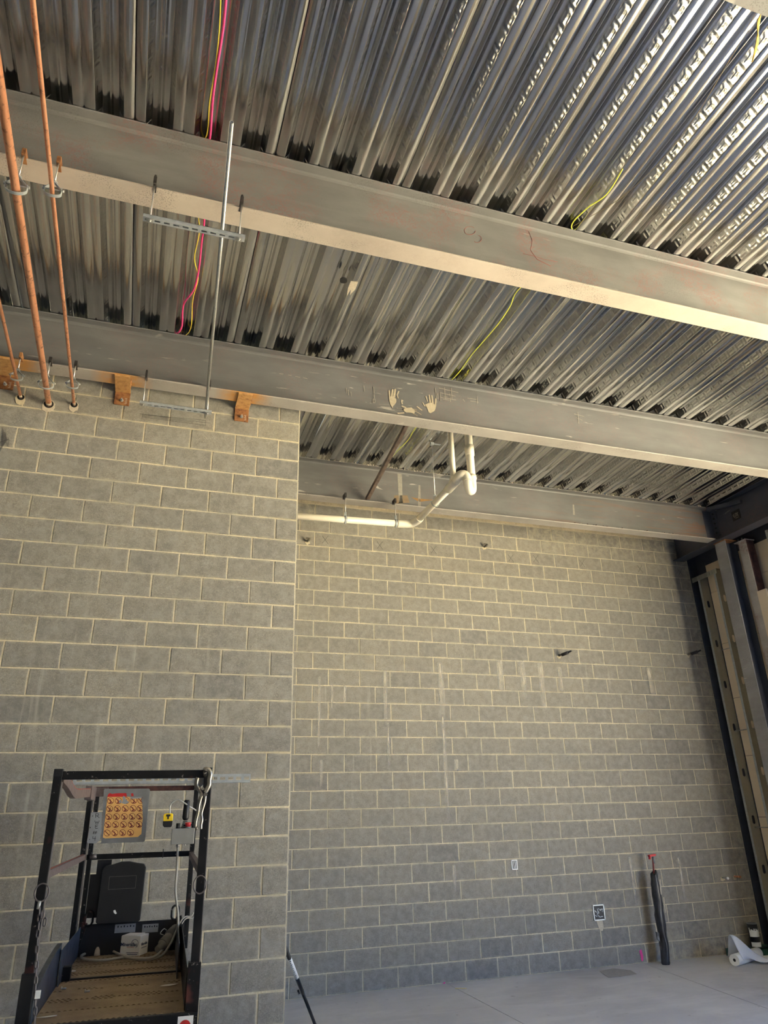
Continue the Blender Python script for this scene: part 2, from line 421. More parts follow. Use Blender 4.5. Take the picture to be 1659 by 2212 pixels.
# left wall: face y=-2.738, end at x=-.5697
LY, LX, LZ = -2.738, -.5697, .6216
b = BM(); box(b, (-8.0, LY+.0038, 0), (LX-.006, LY+.2, 5.80)); wl = struct(obj('wall_left', b, m_mortar))
cells = []
holes = [(-3.033, 5.19, .034), (-2.805, 5.155, .05), (-2.603, 5.185, .034)]
for j in range(-3, 26):
    x = 0; z0 = j*BZ; z1 = z0+BZ
    if j == -3: z0 += .0
    if j == 25: z1 = z0+.10
    first = True
    while x > -7.4:
        w = BX if not (first and j % 2) else BX/2
        cells.append((x-w, x, z0, z1)); x -= w; first = False
block_wall(wl, cells, (LX, LY, LZ), lambda c: m_block, 262, lambda c: -c[1])
b = BM(); box(b, (LX-.2, LY+.21, 0), (LX-.012, -.001, 5.80)); wr = struct(obj('wall_return', b, m_mortar))
V, F, T = [], [], []
for j in range(-3, 26):
    y = LY+.006 if j % 2 == 0 else LY+.006
    y0 = LY+.004; first = True
    while y0 < -.02:
        w = (.19 if first and j % 2 == 0 else BX); w = min(w, -.006-y0)
        if w < .02: break
        v, f = block_verts(w, BZ if j < 25 else .10, .012); k = len(V)
        V += [(LX-yy, y0+xx, LZ+j*BZ+zz) for xx, yy, zz in v]; F += [tuple(i+k for i in q) for q in f]; T += [random.choice([.3, .5, .7])]*len(v)
        y0 += w; first = False
me = bpy.data.meshes.new('blockwork'); me.from_pydata(V, [], F); me.materials.append(m_block); set_tone(me, T)
o = bpy.data.objects.new('blockwork', me); COL.objects.link(o); o.parent = wr; o['kind'] = 'stuff'
# shell out of frame
b = BM(); box(b, (-8.2, -14.2, 0), (-8.0, LY, 5.9)); struct(obj('wall_side', b, m_shell))
b = BM(); box(b, (-8.0, -14.2, 0), (6.3, -14.0, 5.9)); struct(obj('wall_front', b, m_shell))
# right wall: framed wall up to the opening -------------------------
b = BM(); box(b, (6.47, -4.2, 0), (6.60, -.0, 5.95)); box(b, (6.47, -14.2, 5.0), (6.60, -4.2, 5.95)); box(b, (6.30, .006, 0), (6.6, .2, 5.95))
box(b, (6.3, -14.2, 0), (6.6, -11.5, 5.3))
wrt = struct(obj('wall_right', b, m_navy))
z = 0.0
for i in range(7):                                # cream sheathing boards, thin gaps between them
    z1 = min(z+.80, 5.25); b = BM(); box(b, (6.455, -4.19, z+.003), (6.47, -.20, z1-.003)); obj('sheathing_board', b, m_cream, wrt); z = z1
z = 0
for i in range(7):                                # dark boards end the block wall; second set paints shade behind the stud knock-outs
    z1 = min(z+.80, 5.3); b = BM(); box(b, (6.306, -.012, z+.004), (6.452, .004, z1-.004)); obj('dark_board', b, m_navy, wrt); b = BM(); box(b, (6.456, -.197, z+.004), (6.47, -.014, z1-.004)); obj('dark_board', b, m_navy, wrt); z = z1
def stud(y, label, top=5.06):
    t = thing('steel_stud', label, 'stud', (6.3, y, 0), 'galvanised studs of the right wall')
    b = BM(); th = .0016
    # web faces the camera (-y) with oval knock-outs built as a strip with real holes
    hz = [.35+.61*i for i in range(8)]
    zs = [0]
    x0, x1 = 6.302, 6.452; hw = .023; hh = .055; cx = (x0+x1)/2
    zprev = 0
    def quadstrip(za, zb): box(b, (x0, y, za), (x1, y+th, zb))
    for h in hz:
        quadstrip(zprev, h-hh)
        n = 8; L = []; R_ = []
        for i in range(n+1):
            a = math.pi*i/n; zz = -math.cos(a)*hh; ww = hw*min(1, math.sqrt(max(0, 1-(max(0, abs(zz)-(hh-hw))/hw)**2)))
            L.append((zz, ww))
        for (za, wa), (zb, wb_) in zip(L[:-1], L[1:]):
            prism(b, [(x0, y, h+za), (cx-wa, y, h+za), (cx-wb_, y, h+zb), (x0, y, h+zb)], (0, th, 0))
            prism(b, [(x1, y, h+za), (cx+wa, y, h+za), (cx+wb_, y, h+zb), (x1, y, h+zb)], (0, th, 0))
        zprev = h+hh
    quadstrip(zprev, top)
    obj('web', b, m_studm, t)
    b = BM(); box(b, (x0-.0015, y, 0), (x0, y+.04, top)); box(b, (x1, y, 0), (x1+.0015, y+.04, top)); obj('stud_flange', b, m_galv, t)
    return t
m_studm = galv('stud_web', (.50, .50, .45), .45, (5, 5, .3))
stud(-.185, 'galvanised stud with oval knock-outs next to the block wall')
stud(-.53, 'galvanised stud beside the grey column, mostly hidden by it')
stud(-1.62, 'galvanised stud beyond the rusty jamb post at the frame edge', 5.3)
b = BM(); box(b, (6.30, -.56, 5.07), (6.455, -.03, 5.075)); box(b, (6.296, -.56, 5.0), (6.30, -.03, 5.075)); 
for i in range(9): box(b, (6.292, -.53+i*.055, 5.015), (6.296, -.515+i*.055, 5.06))
tag(obj('slotted_track', b, m_studm), 'slotted galvanised track across the stud tops beside the block wall', 'track')
for i, (pz, nm) in enumerate(((3.42, 'topmost'), (2.42, 'middle'), (1.42, 'lowest'))):
    b = BM(); z = at(1555 if i == 0 else 1560, [1405, 1583, 1786][i], X=6.36).z
    tube(b, [(6.375, -.25, z), (6.375, -.60, z+.0)], .006, 8); hexnut(b, (6.375, -.235, z), (0, 1, 0), .012, .02); hexnut(b, (6.375, -.20, z), (0, 1, 0), .01, .02)
    tag(obj('bridging_rod', b, m_zinc), 'thin zinc bridging rod between two wall studs, %s of three' % nm, 'rod', 'bridging rods')
# ------------------------------------------------------------------ ceiling deck
b = BM(); 
box(b, (-9, -10.4, .082), (7.4, 4.6, .18)); ceil = obj('ceiling', b, m_slab); struct(ceil)
ceil.location = (0, -4, HD); ceil.rotation_euler = (math.atan(SL), 0, 0)
bpy.context.view_layer.update(); PW['ceiling'] = ceil.matrix_world.copy()
def deck_mesh(name, y0, y1, fine):
    prof = []; P = .3048                           # (x, z, web flag, web t, web dir)
    for r in range(3):
        o = r*P
        if r == 0: prof += [(.0035, .03, 0, 0, 0), (.0035, .0, 0, 0, 0)]
        else: prof += [(o, .011, 0, 0, 0), (o+.008, 0, 0, 0, 0)]
        prof += [(o+.064, 0, 0, 0, 0), (o+.067, .002, 0, 0, 0)]
        nw = 9 if fine else 2
        for k in range(1, nw): t = k/nw; prof.append((o+.067+.034*t, .002+.073*t, 1, t, 1))
        prof += [(o+.101, .075, 0, 0, 0), (o+.104, .077, 0, 0, 0), (o+.142, .077, 0, 0, 0), (o+.147, .068, 0, 0, 0), (o+.158, .068, 0, 0, 0), (o+.163, .077, 0, 0, 0), (o+.2008, .077, 0, 0, 0), (o+.2038, .075, 0, 0, 0)]
        for k in range(1, nw): t = k/nw; prof.append((o+.2038+.034*t, .075-.073*t, 1, 1-t, -1))
        prof += [(o+.2378, .002, 0, 0, 0), (o+.2408, 0, 0, 0, 0)]
        if r < 2: prof += [(o+P-.008, 0, 0, 0, 0)]
        else: prof += [(.9109, 0, 0, 0, 0), (.9109, .03, 0, 0, 0)]
    px = np.array(prof); step = .0068 if fine else (y1-y0)
    ny = int(round((y1-y0)/step))+1; ys = np.linspace(y0, y1, ny)
    X = np.repeat(px[None, :, 0], ny, 0).copy(); Z = np.repeat(px[None, :, 1], ny, 0).copy(); Y = np.repeat(ys[:, None], len(px), 1)
    if fine:
        s = np.mod(Y, .112); t = px[None, :, 3]; fl_ = px[None, :, 2] > 0
        def oval(s, a, b_, t, c, d):                # rounded bump 0..1
            u = np.clip(np.minimum(s-a, b_-s)/.006, 0, 1); w = np.clip(np.minimum(t-c, d-t)/.09, 0, 1); return u*w
        H = oval(s, .004, .068, t, .16, .46)+oval(s, .004, .068, t, .54, .86)+oval(s, .078, .104, t, .14, .88)
        H = np.where(fl_, H, 0)*.0036
        X -= H*.91*px[None, :, 4]*-1*-1; Z -= H*.42
    n = len(px); V = np.stack([X, Y, Z], 2).reshape(-1, 3)
    a = (np.arange(ny-1)[:, None]*n+np.arange(n-1)[None, :]).ravel()
    Fc = np.stack([a, a+1, a+1+n, a+n], 1)
    me = bpy.data.meshes.new(name); me.vertices.add(len(V)); me.vertices.foreach_set('co', V.ravel())
    me.loops.add(Fc.size); me.loops.foreach_set('vertex_index', Fc.ravel()); me.polygons.add(len(Fc))
    me.polygons.foreach_set('loop_start', np.arange(0, Fc.size, 4)); me.polygons.foreach_set('loop_total', np.full(len(Fc), 4)); me.update(); me.validate()
    me.materials.append(m_deck); return me
fine = deck_mesh('deck_panel', -3.7, 4.05, True); coarse = deck_mesh('deck_panel', -10.2, -3.7, False)
for n in range(-7, 10):
    for me in (fine, coarse):
        if me is fine and n < -3:
            if n < -4: continue
        o = bpy.data.objects.new('deck_panel', me); COL.objects.link(o); o.parent = ceil
        o.location = (-2.1897+.9144*n, 0, 0); o.rotation_euler = (0, 0, -SK)
for n in range(-7, -4):
    o = bpy.data.objects.new('deck_panel', deck_mesh('deck_panel', -3.7, 4.05, False)); COL.objects.link(o); o.parent = ceil; o.location = (-2.1897+.9144*n, 0, 0); o.rotation_euler = (0, 0, -SK)
def child_abs(o, parent):
    o.parent = parent; o.matrix_parent_inverse = PW[parent.name].inverted(); return o
# hole and tan patch on the deck
c = at(742, 606, Z=deckz(-4.04)-.0); b = BM(); tube(b, [c+Vector((0, 0, -.004)), c+Vector((0, 0, .01))], .032, 18); obj('drilled_hole', b, m_dark, ceil)
c = at(760, 620, Z=5.93)
b = BM(); y_ = c.y
prism(b, [(c.x-.028, y_-.07, deckz(y_)-.003), (c.x+.034, y_-.075, deckz(y_)-.003), (c.x+.036, y_+.02, deckz(y_)-.003), (c.x+.01, y_+.10, deckz(y_)-.003), (c.x-.0, y_+.03, deckz(y_)-.003), (c.x-.012, y_+.12, deckz(y_)-.003), (c.x-.028, y_+.02, deckz(y_)-.003)], (0, 0, .0025)); obj('paint_patch', b, m_chalk, ceil)
# ------------------------------------------------------------------ steel beams
def I_beam(label, yf, zt, zb, x0, x1, mats, name='steel_beam', fw=.168):
    t = thing(name, label, 'beam', ((x0+x1)/2, yf+fw/2, zb)); t['kind'] = 'thing'; tf = .012
    mt, mw, mb = mats; yc = yf+fw/2
    b = BM(); box(b, (x0, yf, zt-tf), (x1, yf+fw, zt)); obj('top_flange', b, mt, t, .002)
    b = BM()
    pts = [(yc-.005-.018, zt-tf), (yc-.005-.006, zt-tf-.006), (yc-.005, zt-tf-.02), (yc-.005, zb+tf+.02), (yc-.005-.006, zb+tf+.006), (yc-.005-.018, zb+tf), (yc+.005, zb+tf), (yc+.005, zt-tf)]
    prism(b, [(x0, y, z) for y, z in pts], (x1-x0, 0, 0)); obj('web', b, mw, t)
    b = BM(); box(b, (x0, yf, zb), (x1, yf+fw, zb+tf)); obj('bottom_flange', b, mb, t, .002)
    return t
b0 = I_beam('primed steel I-beam cut off by the upper right corner of the photo', -7.30, deckz(-7.2)-.002, 5.44, -8.0, 6.0, (m_steelA, m_steelA, m_steelA))
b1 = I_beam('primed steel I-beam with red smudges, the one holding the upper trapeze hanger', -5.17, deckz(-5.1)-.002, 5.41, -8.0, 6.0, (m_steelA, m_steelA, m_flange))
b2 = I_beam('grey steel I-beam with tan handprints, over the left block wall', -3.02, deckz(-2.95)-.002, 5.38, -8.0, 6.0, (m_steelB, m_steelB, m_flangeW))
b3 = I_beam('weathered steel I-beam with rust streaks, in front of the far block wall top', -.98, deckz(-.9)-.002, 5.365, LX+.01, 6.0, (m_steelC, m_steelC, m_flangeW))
# handprints and smears on beam 2's web (dust, flat print on the web)
def on_web(u, v): return at(u, v, Y=-2.94-.0060)
def hand(name, pts_palm, fingers, mat=m_dust):
    b = BM(); prism(b, [on_web(*p) for p in pts_palm], (0, .0015, 0))
    for (u0, v0, w0, u1, v1, w1) in fingers:
        prism(b, [on_web(u0-w0, v0), on_web(u0+w0, v0), on_web(u1+w1, v1), on_web(u1, v1-w1*.9), on_web(u1-w1, v1)], (0, .0015, 0))
    return obj(name, b, mat, b2)
Q = lambda x, y: (800+x/10.37, 820+y/10.37)
def F_(x0, y0, x1, y1, w0, w1): a = Q(x0, y0); c = Q(x1, y1); return (a[0], a[1], w0/10.37, c[0], c[1], w1/10.37)
hand('handprint', [Q(*p) for p in ((412, 360), (450, 378), (500, 390), (560, 415), (580, 440), (582, 500), (545, 560), (512, 590), (496, 650), (478, 600), (445, 560), (430, 480))],
     [F_(432, 375, 425, 250, 17, 17), F_(480, 390, 500, 225, 22, 18), F_(530, 400, 558, 220, 24, 20), F_(600, 350, 636, 265, 14, 16), F_(625, 420, 600, 340, 8, 14)])
hand('handprint', [Q(*p) for p in ((1310, 520), (1350, 510), (1420, 540), (1478, 580), (1462, 640), (1440, 700), (1350, 752), (1310, 735), (1280, 660), (1262, 610), (1225, 560))],
     [F_(1280, 490, 1245, 370, 12, 10), F_(1345, 520, 1318, 345, 18, 12), F_(1398, 530, 1378, 355, 20, 14), F_(1460, 580, 1465, 430, 16, 16), F_(1225, 600, 1172, 510, 14, 8)])
hand('handprint', [Q(*p) for p in ((745, 660), (800, 635), (925, 625), (960, 660), (1010, 700), (985, 760), (900, 740), (800, 735), (750, 700))],
     [F_(760, 650, 600, 640, 10, 8), F_(760, 690, 575, 685, 12, 6), F_(930, 650, 1045, 690, 12, 8), F_(980, 690, 1150, 790, 16, 10), F_(930, 740, 1060, 815, 12, 8), F_(960, 650, 1130, 680, 8, 8)])
b = BM()
for x0, y0, x1, y1 in ((690, 460, 735, 480), (700, 480, 715, 550), (700, 590, 800, 630), (610, 760, 760, 745), (1040, 600, 1160, 690)):
    p = on_web(*Q(x0, y0)); q = on_web(*Q(x1, y1)); bar(b, p, q, .014, .001, (0, 1, 0))
obj('dust_smear', b, m_dust, b2)
b = BM()
for (u0, v0, u1, v1) in ((575, 905, 582, 912), (582, 905, 590, 900), (590, 902, 598, 906), (583, 906, 586, 925), (940, 838, 944, 870), (948, 838, 990, 848), (950, 848, 984, 856), (950, 858, 985, 864), (960, 836, 962, 862), (975, 838, 976, 862), (1240, 894, 1262, 900), (1244, 902, 1258, 908), (1248, 890, 1250, 915), (603, 807, 612, 808), (622, 810, 630, 811), (638, 813, 648, 815), (655, 816, 664, 818), (748, 838, 749, 850), (752, 842, 753, 854), (758, 846, 759, 856), (786, 833, 787, 846), (807, 836, 808, 850), (808, 852, 809, 860), (806, 862, 810, 862), (806, 870, 810, 870), (806, 862, 806, 870), (810, 862, 810, 870), (945, 850, 946, 862), (951, 848, 952, 866), (958, 856, 966, 858), (956, 862, 972, 865), (972, 850, 973, 868), (1000, 862, 1004, 868), (1010, 860, 1030, 863), (1016, 866, 1034, 869), (1030, 856, 1031, 872)):
    bar(b, on_web(u0, v0), on_web(u1, v1), .006, .001, (0, 1, 0))
obj('chalk_mark', b, simple('faint_chalk', (.27, .25, .215), .9), b2)
# red/black print specks on beam 1 and pen mark loops
def on_web1(u, v): return at(u, v, Y=-5.17+.084-.0065)
b = BM()
tube(b, [on_web1(1015+12*math.cos(a), 498+9*math.sin(a)) for a in np.linspace(0, 5.6, 20)], .0012, 4)
tube(b, [on_web1(1031+9*math.cos(a), 516+8*math.sin(a)) for a in np.linspace(-1.4, 2.4, 14)], .0012, 4)
tube(b, [on_web1(*p) for p in ((1142, 500), (1150, 520), (1146, 540), (1160, 560), (1190, 575))], .0014, 4)
tube(b, [on_web1(*p) for p in ((1130, 548), (1150, 552), (1175, 560), (1205, 566))], .0012, 4)
obj('marker_scrawl', b, m_redscr, b1)
# girder along the right side
t = thing('steel_girder', 'dark grey steel girder along the top of the right wall', 'beam', (6.1, -7, 5.33)); t['kind'] = 'thing'
gz0, gz1 = 5.345, 5.872
def gd(y): return 0
b = BM(); box(b, (6.01, -13.9, gz1-.014), (6.21, -.02, gz1)); obj('top_flange', b, m_darksteel, t, .002)
b = BM(); box(b, (6.105, -13.9, gz0+.014), (6.117, -.02, gz1-.014)); obj('web', b, m_darksteel, t)
b = BM(); box(b, (6.01, -13.9, gz0), (6.21, -.02, gz0+.014)); obj('bottom_flange', b, m_darksteel, t, .002)
b = BM(); P0 = at(1590, 1113, X=6.10)
for y in (P0.y,): box(b, (6.098, y-.075, P0.z-.07), (6.105, y+.075, P0.z+.075))
pl = obj('label_plate', b, m_black, t)
b = BM()
for (dy, dz, ey, ez) in ((.05, .02, .02, .025), (.05, .0, .02, .0), (.045, -.02, .02, -.02), (.0, .03, .0, -.02), (.012, .03, -.02, .03), (-.02, .03, -.02, -.02), (-.02, .0, -.045, .03), (-.02, .0, -.045, -.02), (.02, -.04, -.04, -.04), (.05, .02, .05, .0), (.02, .0, .02, -.02)):
    bar(b, (6.097, P0.y+dy, P0.z+dz), (6.097, P0.y+ey, P0.z+ez), .004, .001, (1, 0, 0))
obj('lettering', b, m_chalk, pl)
# connection angle at the end of beam 3
b = BM(); box(b, (5.93, -.905, 5.40), (6.10, -.895, 5.84)); box(b, (6.08, -1.00, 5.42), (6.10, -.9, 5.82))
conn = obj('shear_plate', b, m_darksteel, b3)
for i in range(5):
    b = BM(); hexnut(b, (6.072, -.955, 5.48+i*.075), (1, 0, 0), .016, .016); obj('bolt', b, m_black, conn)
# loose strut (dark angle) just under the deck in the corner
p = at(1530, 1098, Z=5.86); q = at(1600, 1083, X=6.08)
b = BM(); bar(b, p+Vector((-.02, 0, -.02)), q, .05, .05, (0, 0, 1)); tag(obj('corner_brace', b, m_darksteel), 'short dark steel angle bridging beam end and girder below the deck', 'brace')
# column W8
t = thing('steel_column', 'grey primed steel H-column at the far right corner of the room', 'column', (6.18, -.957, 0)); t['kind'] = 'thing'
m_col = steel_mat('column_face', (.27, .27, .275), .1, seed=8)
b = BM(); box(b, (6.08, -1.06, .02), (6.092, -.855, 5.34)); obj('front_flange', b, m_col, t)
b = BM(); box(b, (6.092, -.9615, .02), (6.268, -.9535, 5.34)); obj('web', b, m_navy, t)  # web and rear flange coloured dark to paint the shade inside the section
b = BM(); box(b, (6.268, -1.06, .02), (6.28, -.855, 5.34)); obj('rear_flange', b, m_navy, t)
b = BM(); box(b, (6.03, -1.11, 0), (6.33, -.80, .02)); obj('base_plate', b, m_darksteel, t)
b = BM(); box(b, (6.07, -1.07, 5.33), (6.29, -.845, 5.343)); obj('cap_plate', b, m_rust, t)
# jamb post with cap
t = thing('jamb_post', 'pale grey tube post with cap plate and rusty side, beside the column', 'post', (6.3, -1.35, 0))
m_post = steel_mat('post_face', (.42, .40, .37), .6, seed=9)
P = at(1609.6, 1240, X=6.25); Qp = at(1627, 1240, X=6.25)
ya, yb = Qp.y, P.y
b = BM(); box(b, (6.25, ya, .01), (6.262, yb, 5.28)); obj('tube_face', b, m_post, t)
b = BM(); box(b, (6.262, ya, .01), (6.40, yb, 5.28)); obj('tube_side', b, simple('dark_red_rust', (.075, .035, .028), .85, 0, .4, 18), t)
b = BM(); box(b, (6.235, ya-.01, 5.28), (6.41, yb+.06, 5.292)); obj('cap_plate', b, m_post, t)
for dy in (.02, .09): b = BM(); tube(b, [(6.29, ya+dy+.07, 5.292), (6.29, ya+dy+.07, 5.343)], .009, 8); obj('anchor_rod', b, m_zinc, t)
b = BM(); box(b, (6.235, ya-.16, 3.3), (6.262, ya-.005, 4.50)); tag(obj('furring_board', b, m_cream), 'chipped cream board edge beyond the rusty jamb post', 'board')
# ------------------------------------------------------------------ pipes and hangers
def clevis(x, yb, zp, r, ztop, label, lean=0.0):
    t = thing('clevis_hanger', label, 'pipe hanger', (x, yb, ztop), 'clevis hangers of the copper pipes')
    ZT = ztop; y = yb
    b = BM(); box(b, (x-.012, y-.022, ZT-.012), (x+.012, y+.06, ZT+.034)); cl = obj('beam_clamp', b, m_rust if lean else m_black, t, .002)
    b = BM(); tube(b, [(x, y-.004, ZT+.04), (x, y-.004, zp+r+.055)], .005, 8); obj('threaded_rod', b, m_rod, t)
    b = BM(); zt = zp+r+.06
    w = .022; rr = r+.024
    # yoke: inverted V strap, and loop strap under the pipe
    for s in (-1, 1):
        bar(b, (x, y, zt), (x+s*rr, y, zp+.03), w, .003, (s, 0, 1)); 
    box(b, (x-.016, y-w/2, zt-.002), (x+.016, y+w/2, zt+.002)); obj('yoke', b, m_galv, t)
    b = BM(); N = 16; R = rr+.002
    pts = [(x-R, zp+.04)]+[(x-R*math.cos(math.pi*i/N), zp-(r+.001)*math.sin(math.pi*i/N)) for i in range(N+1)]+[(x+R, zp+.04)]
    for p_, q_ in zip(pts[:-1], pts[1:]): bar(b, (p_[0], y, p_[1]), (q_[0], y, q_[1]), w, .003, (q_[1]-p_[1], 0, -(q_[0]-p_[0])) )
    obj('strap', b, m_galv, t)
    b = BM(); tube(b, [(x-rr-.012, y, zp+.028), (x+rr+.012, y, zp+.028)], .0035, 8); hexnut(b, (x+rr+.01, y, zp+.028), (1, 0, 0), .009, .008); hexnut(b, (x-rr-.01, y, zp+.028), (1, 0, 0), .009, .008)
    hexnut(b, (x, y-.004, zt+.006), (0, 0, 1), .01, .009); obj('cross_bolt', b, m_zinc, t)
    return t
def copper_pipe(name_lab, x0, x1, z, r, y0, mark):
    # x0 at y=-2.738, x1 at y=-6.3
    k = (x1-x0)/(-6.3+2.738)
    X = lambda y: x0+k*(y+2.738)
    t = thing('copper_pipe', name_lab, 'pipe', (X(-4.5), -4.5, z), 'copper pipes through the block wall')
    b = BM(); tube(b, [(X(y), y, z) for y in (y0, -6.5, -5, -3.6, -2.60)], r, 20); obj('pipe', b, m_copper, t)
    b = BM(); tube(b, [(X(-2.78), -2.78, z), (X(-2.755), -2.755, z)], r+.001, 20); obj('paint_drip', b, m_chalk, t)
    return X
X0 = copper_pipe('thin copper pipe, leftmost of three entering the block wall', -3.033, -2.965, 5.181, .0125, -6.6, 0)
X1 = copper_pipe('thick copper pipe entering the block wall between two thin ones', -2.805, -2.72, 5.150, .0235, -8.4, 1)
X2 = copper_pipe('thin copper pipe entering the block wall nearest the trapeze hangers', -2.603, -2.535, 5.178, .0125, -8.4, 2)
for X, z, r, nm in ((X0, 5.181, .0125, 'leftmost thin copper pipe'), (X1, 5.150, .0235, 'thick copper pipe'), (X2, 5.178, .0125, 'thin copper pipe nearest the trapeze')):
    clevis(X(-3.04), -3.05, z, r+.008, 5.39, 'clevis hanger under the handprint beam, carrying the %s' % nm, 1 if X is X0 else 0)
    if X is not X0: clevis(X(-5.19), -5.19, z, r+.008, 5.42, 'clevis hanger under the red-smudged beam, carrying the %s' % nm, 1)
    # sleeve in the wall, dark hole, pale grout around it
    x = X(-2.74); rs = (r+.016); 
    b = BM(); tube(b, [(x, LY-.0035, z), (x, LY+.002, z)], rs, 18); h = obj('sleeve_hole', b, m_dark, wl)
    b = BM(); rg = random.Random(int(-x*100)); pts = [(x+(rs+rg.uniform(.002, .012))*math.cos(a)*(1.1), LY-.0028, z-.008+(rs+rg.uniform(.002, .02))*math.sin(a)-(.022 if math.sin(a) < -.3 else 0)) for a in np.linspace(0, 2*math.pi, 22)[:-1]]
    prism(b, pts, (0, .004, 0)); obj('grout_patch', b, m_chalk if X is not X0 else m_mortar, wl)
# conduit lying on the two trapezes
t = thing('conduit', 'long galvanised conduit with open end lying on both trapeze hangers', 'conduit', (-1.55, -4.5, 5.16))
b = BM(); pipe_open(b, (-1.612, -5.975, 5.163), (-1.478, -2.90, 5.136), .0117, .0098, 20); obj('tube', b, m_zinc, t)
b = BM(); tube(b, [(-1.604, -5.80, 5.1615), (-1.6038, -5.795, 5.1614)], .0095, 16); obj('bore', b, m_dark, t)
def trapeze(y, xa, xb, zs, ztop, label, x0, x1):
    t = thing('trapeze_hanger', label, 'hanger', ((xa+xb)/2, y, ztop), 'trapeze hangers')
    for x in (xa, xb):
        b = BM(); box(b, (x-.010, y-.028, ztop-.018), (x+.010, y+.055, ztop+.036)); hexnut(b, (x, y-.018, ztop+.045), (0, 0, 1), .009, .014); obj('beam_clamp', b, m_black, t, .002)
        b = BM(); tube(b, [(x, y-.006, ztop+.03), (x, y-.006, zs-.04)], .0048, 8); r_ = obj('threaded_rod', b, m_rod, t)
        b = BM(); box(b, (x-.02, y-.026, zs-.027), (x+.02, y+.014, zs-.023)); obj('washer', b, m_zinc, r_)
        for dz in (-.0315, .006): b = BM(); hexnut(b, (x, y-.006, zs+dz), (0, 0, 1), .010, .009); obj('nut', b, m_zinc, r_)
    b = BM(); w = .041; h = .0206; ya, yb_ = y-.006-w/2, y-.006+w/2
    # channel, slotted back upward, open side down with lips; the visible underside keeps its slots
    box(b, (x0, ya, zs-h), (x1, ya+.0025, zs)); box(b, (x0, yb_-.0025, zs-h), (x1, yb_, zs)); box(b, (x0, ya, zs-.0025), (x1, yb_, zs))
    n = 11; sl_ = (x1-x0)/n; ca = (ya+yb_)/2
    box(b, (x0, ya, zs-h-.0025), (x1, ca-.007, zs-h)); box(b, (x0, ca+.007, zs-h-.0025), (x1, yb_, zs-h))
    for i in range(n+1): xx = x0+i*sl_; box(b, (max(x0, xx-.011), ca-.007, zs-h-.0025), (min(x1, xx+.011), ca+.007, zs-h))
    obj('strut_channel', b, m_galv, t)
trapeze(-5.19, -2.005, -1.470, 5.147, 5.425, 'slotted strut trapeze under the red-smudged beam', -2.045, -1.435)
trapeze(-3.04, -2.018, -1.472, 5.122, 5.392, 'slotted strut trapeze under the handprint beam, in front of the block wall', -2.045, -1.435)
# rusty clips bolted to the left wall
for x, lab, grp in ((-3.17, 'rusty bent clip bolted to the block wall, cut by the left picture edge', 0), (-2.215, 'rusty bent clip on the block wall between copper pipes and trapeze', 1), (-1.14, 'rusty bent clip on the block wall near its right corner', 2)):
    t = thing('wall_clip', lab, 'clip', (x, LY, 5.38), 'rusty clips under the handprint beam'); w = .066
    b = BM(); box(b, (x-w, -3.022, 5.366), (x+w, LY-.012, 5.379)); obj('top_leg', b, m_tint, t, .002)
    b = BM(); box(b, (x-w, LY-.014, 5.235), (x+w, LY-.0012, 5.370)); obj('wall_leg', b, m_rust, t, .003)
    b = BM(); hexnut(b, (x, LY-.019, 5.28), (0, 1, 0), .016, .01); tube(b, [(x, LY-.015, 5.28), (x, LY-.05, 5.28)], .008, 8); obj('anchor_bolt', b, m_zinc, t)
    b = BM()
    for k in range(5): bar(b, (x+.025+.006*(k % 2), LY-.0148, 5.25+.013*k), (x+.045, LY-.0148, 5.256+.012*k), .004, .001, (0, 1, 0))
    obj('paint_scribble', b, m_chalk, t)
    b = BM()
    for k in range(7): tube(b, [(x+w+random.uniform(-.004, .004), -3.02+k*.027, 5.377), (x+w+.004, -3.0+k*.027, 5.3755)], .005, 6)
    obj('weld_bead', b, m_rust, t)
# PVC drain
t = thing('drain_pipe', 'cream PVC drain pipe with trap, hung below the weathered beam', 'pipe', (.4, -1.0, 5.05)); R3 = .044
pa = Vector((LX+.02, -1.05, 5.030)); pb = Vector((1.02, -1.05, 5.075)); pc = Vector((1.235, -1.19, 5.092)); pd = Vector((1.254, -2.22, 5.10))
b = BM(); tube(b, [pa, pb], R3*.93, 20); obj('horizontal_pipe', b, m_pvc, t)
b = BM(); tube(b, smooth_path([pb+Vector((-.02, 0, 0)), pb+Vector((.10, -.005, .004)), Vector((1.20, -1.085, 5.086)), pc, pc+Vector((.002, -.06, .002))], 4), R3*1.14, 20); e = obj('elbow', b, m_pvc, t)
b = BM(); tube(b, [pb+Vector((-.026, 0, 0)), pb+Vector((-.018, 0, 0))], R3*1.1, 20); obj('primer_ring', b, simple('purple_primer', (.08, .06, .16), .5), e)
b = BM(); tube(b, [pc, pd], R3*.93, 20); obj('long_pipe', b, m_pvc, t)
b = BM(); tube(b, [pd+Vector((0, .12, 0)), pd+Vector((0, -.10, .002))], R3*1.14, 20)
tube(b, smooth_path([pd+Vector((-.0, .06, .02)), pd+Vector((-.005, -.04, .06)), Vector((1.235, -2.30, 5.20))], 4), R3*.8, 16); obj('wye_fitting', b, m_pvc, t)
b = BM(); tube(b, [(1.235, -2.30, 5.17), (1.235, -2.30, deckz(-2.3)+.02)], .030, 18); obj('small_riser', b, m_pvc, t)
b = BM(); tube(b, smooth_path([pd+Vector((0, -.08, 0)), (1.262, -2.40, 5.135), (1.315, -2.43, 5.13), (1.335, -2.44, 5.06), (1.33, -2.45, 5.035)], 6), R3*1.12, 20); obj('elbow', b, m_pvc, t)
xr, yr = 1.425, -2.36
b = BM(); tube(b, smooth_path([(1.335, -2.44, 5.08), (1.335, -2.44, 5.03), (1.35, -2.425, 4.985), (1.375, -2.40, 4.965), (1.41, -2.375, 4.985), (xr, yr, 5.04), (xr, yr, 5.14)], 5), R3*1.05, 20)
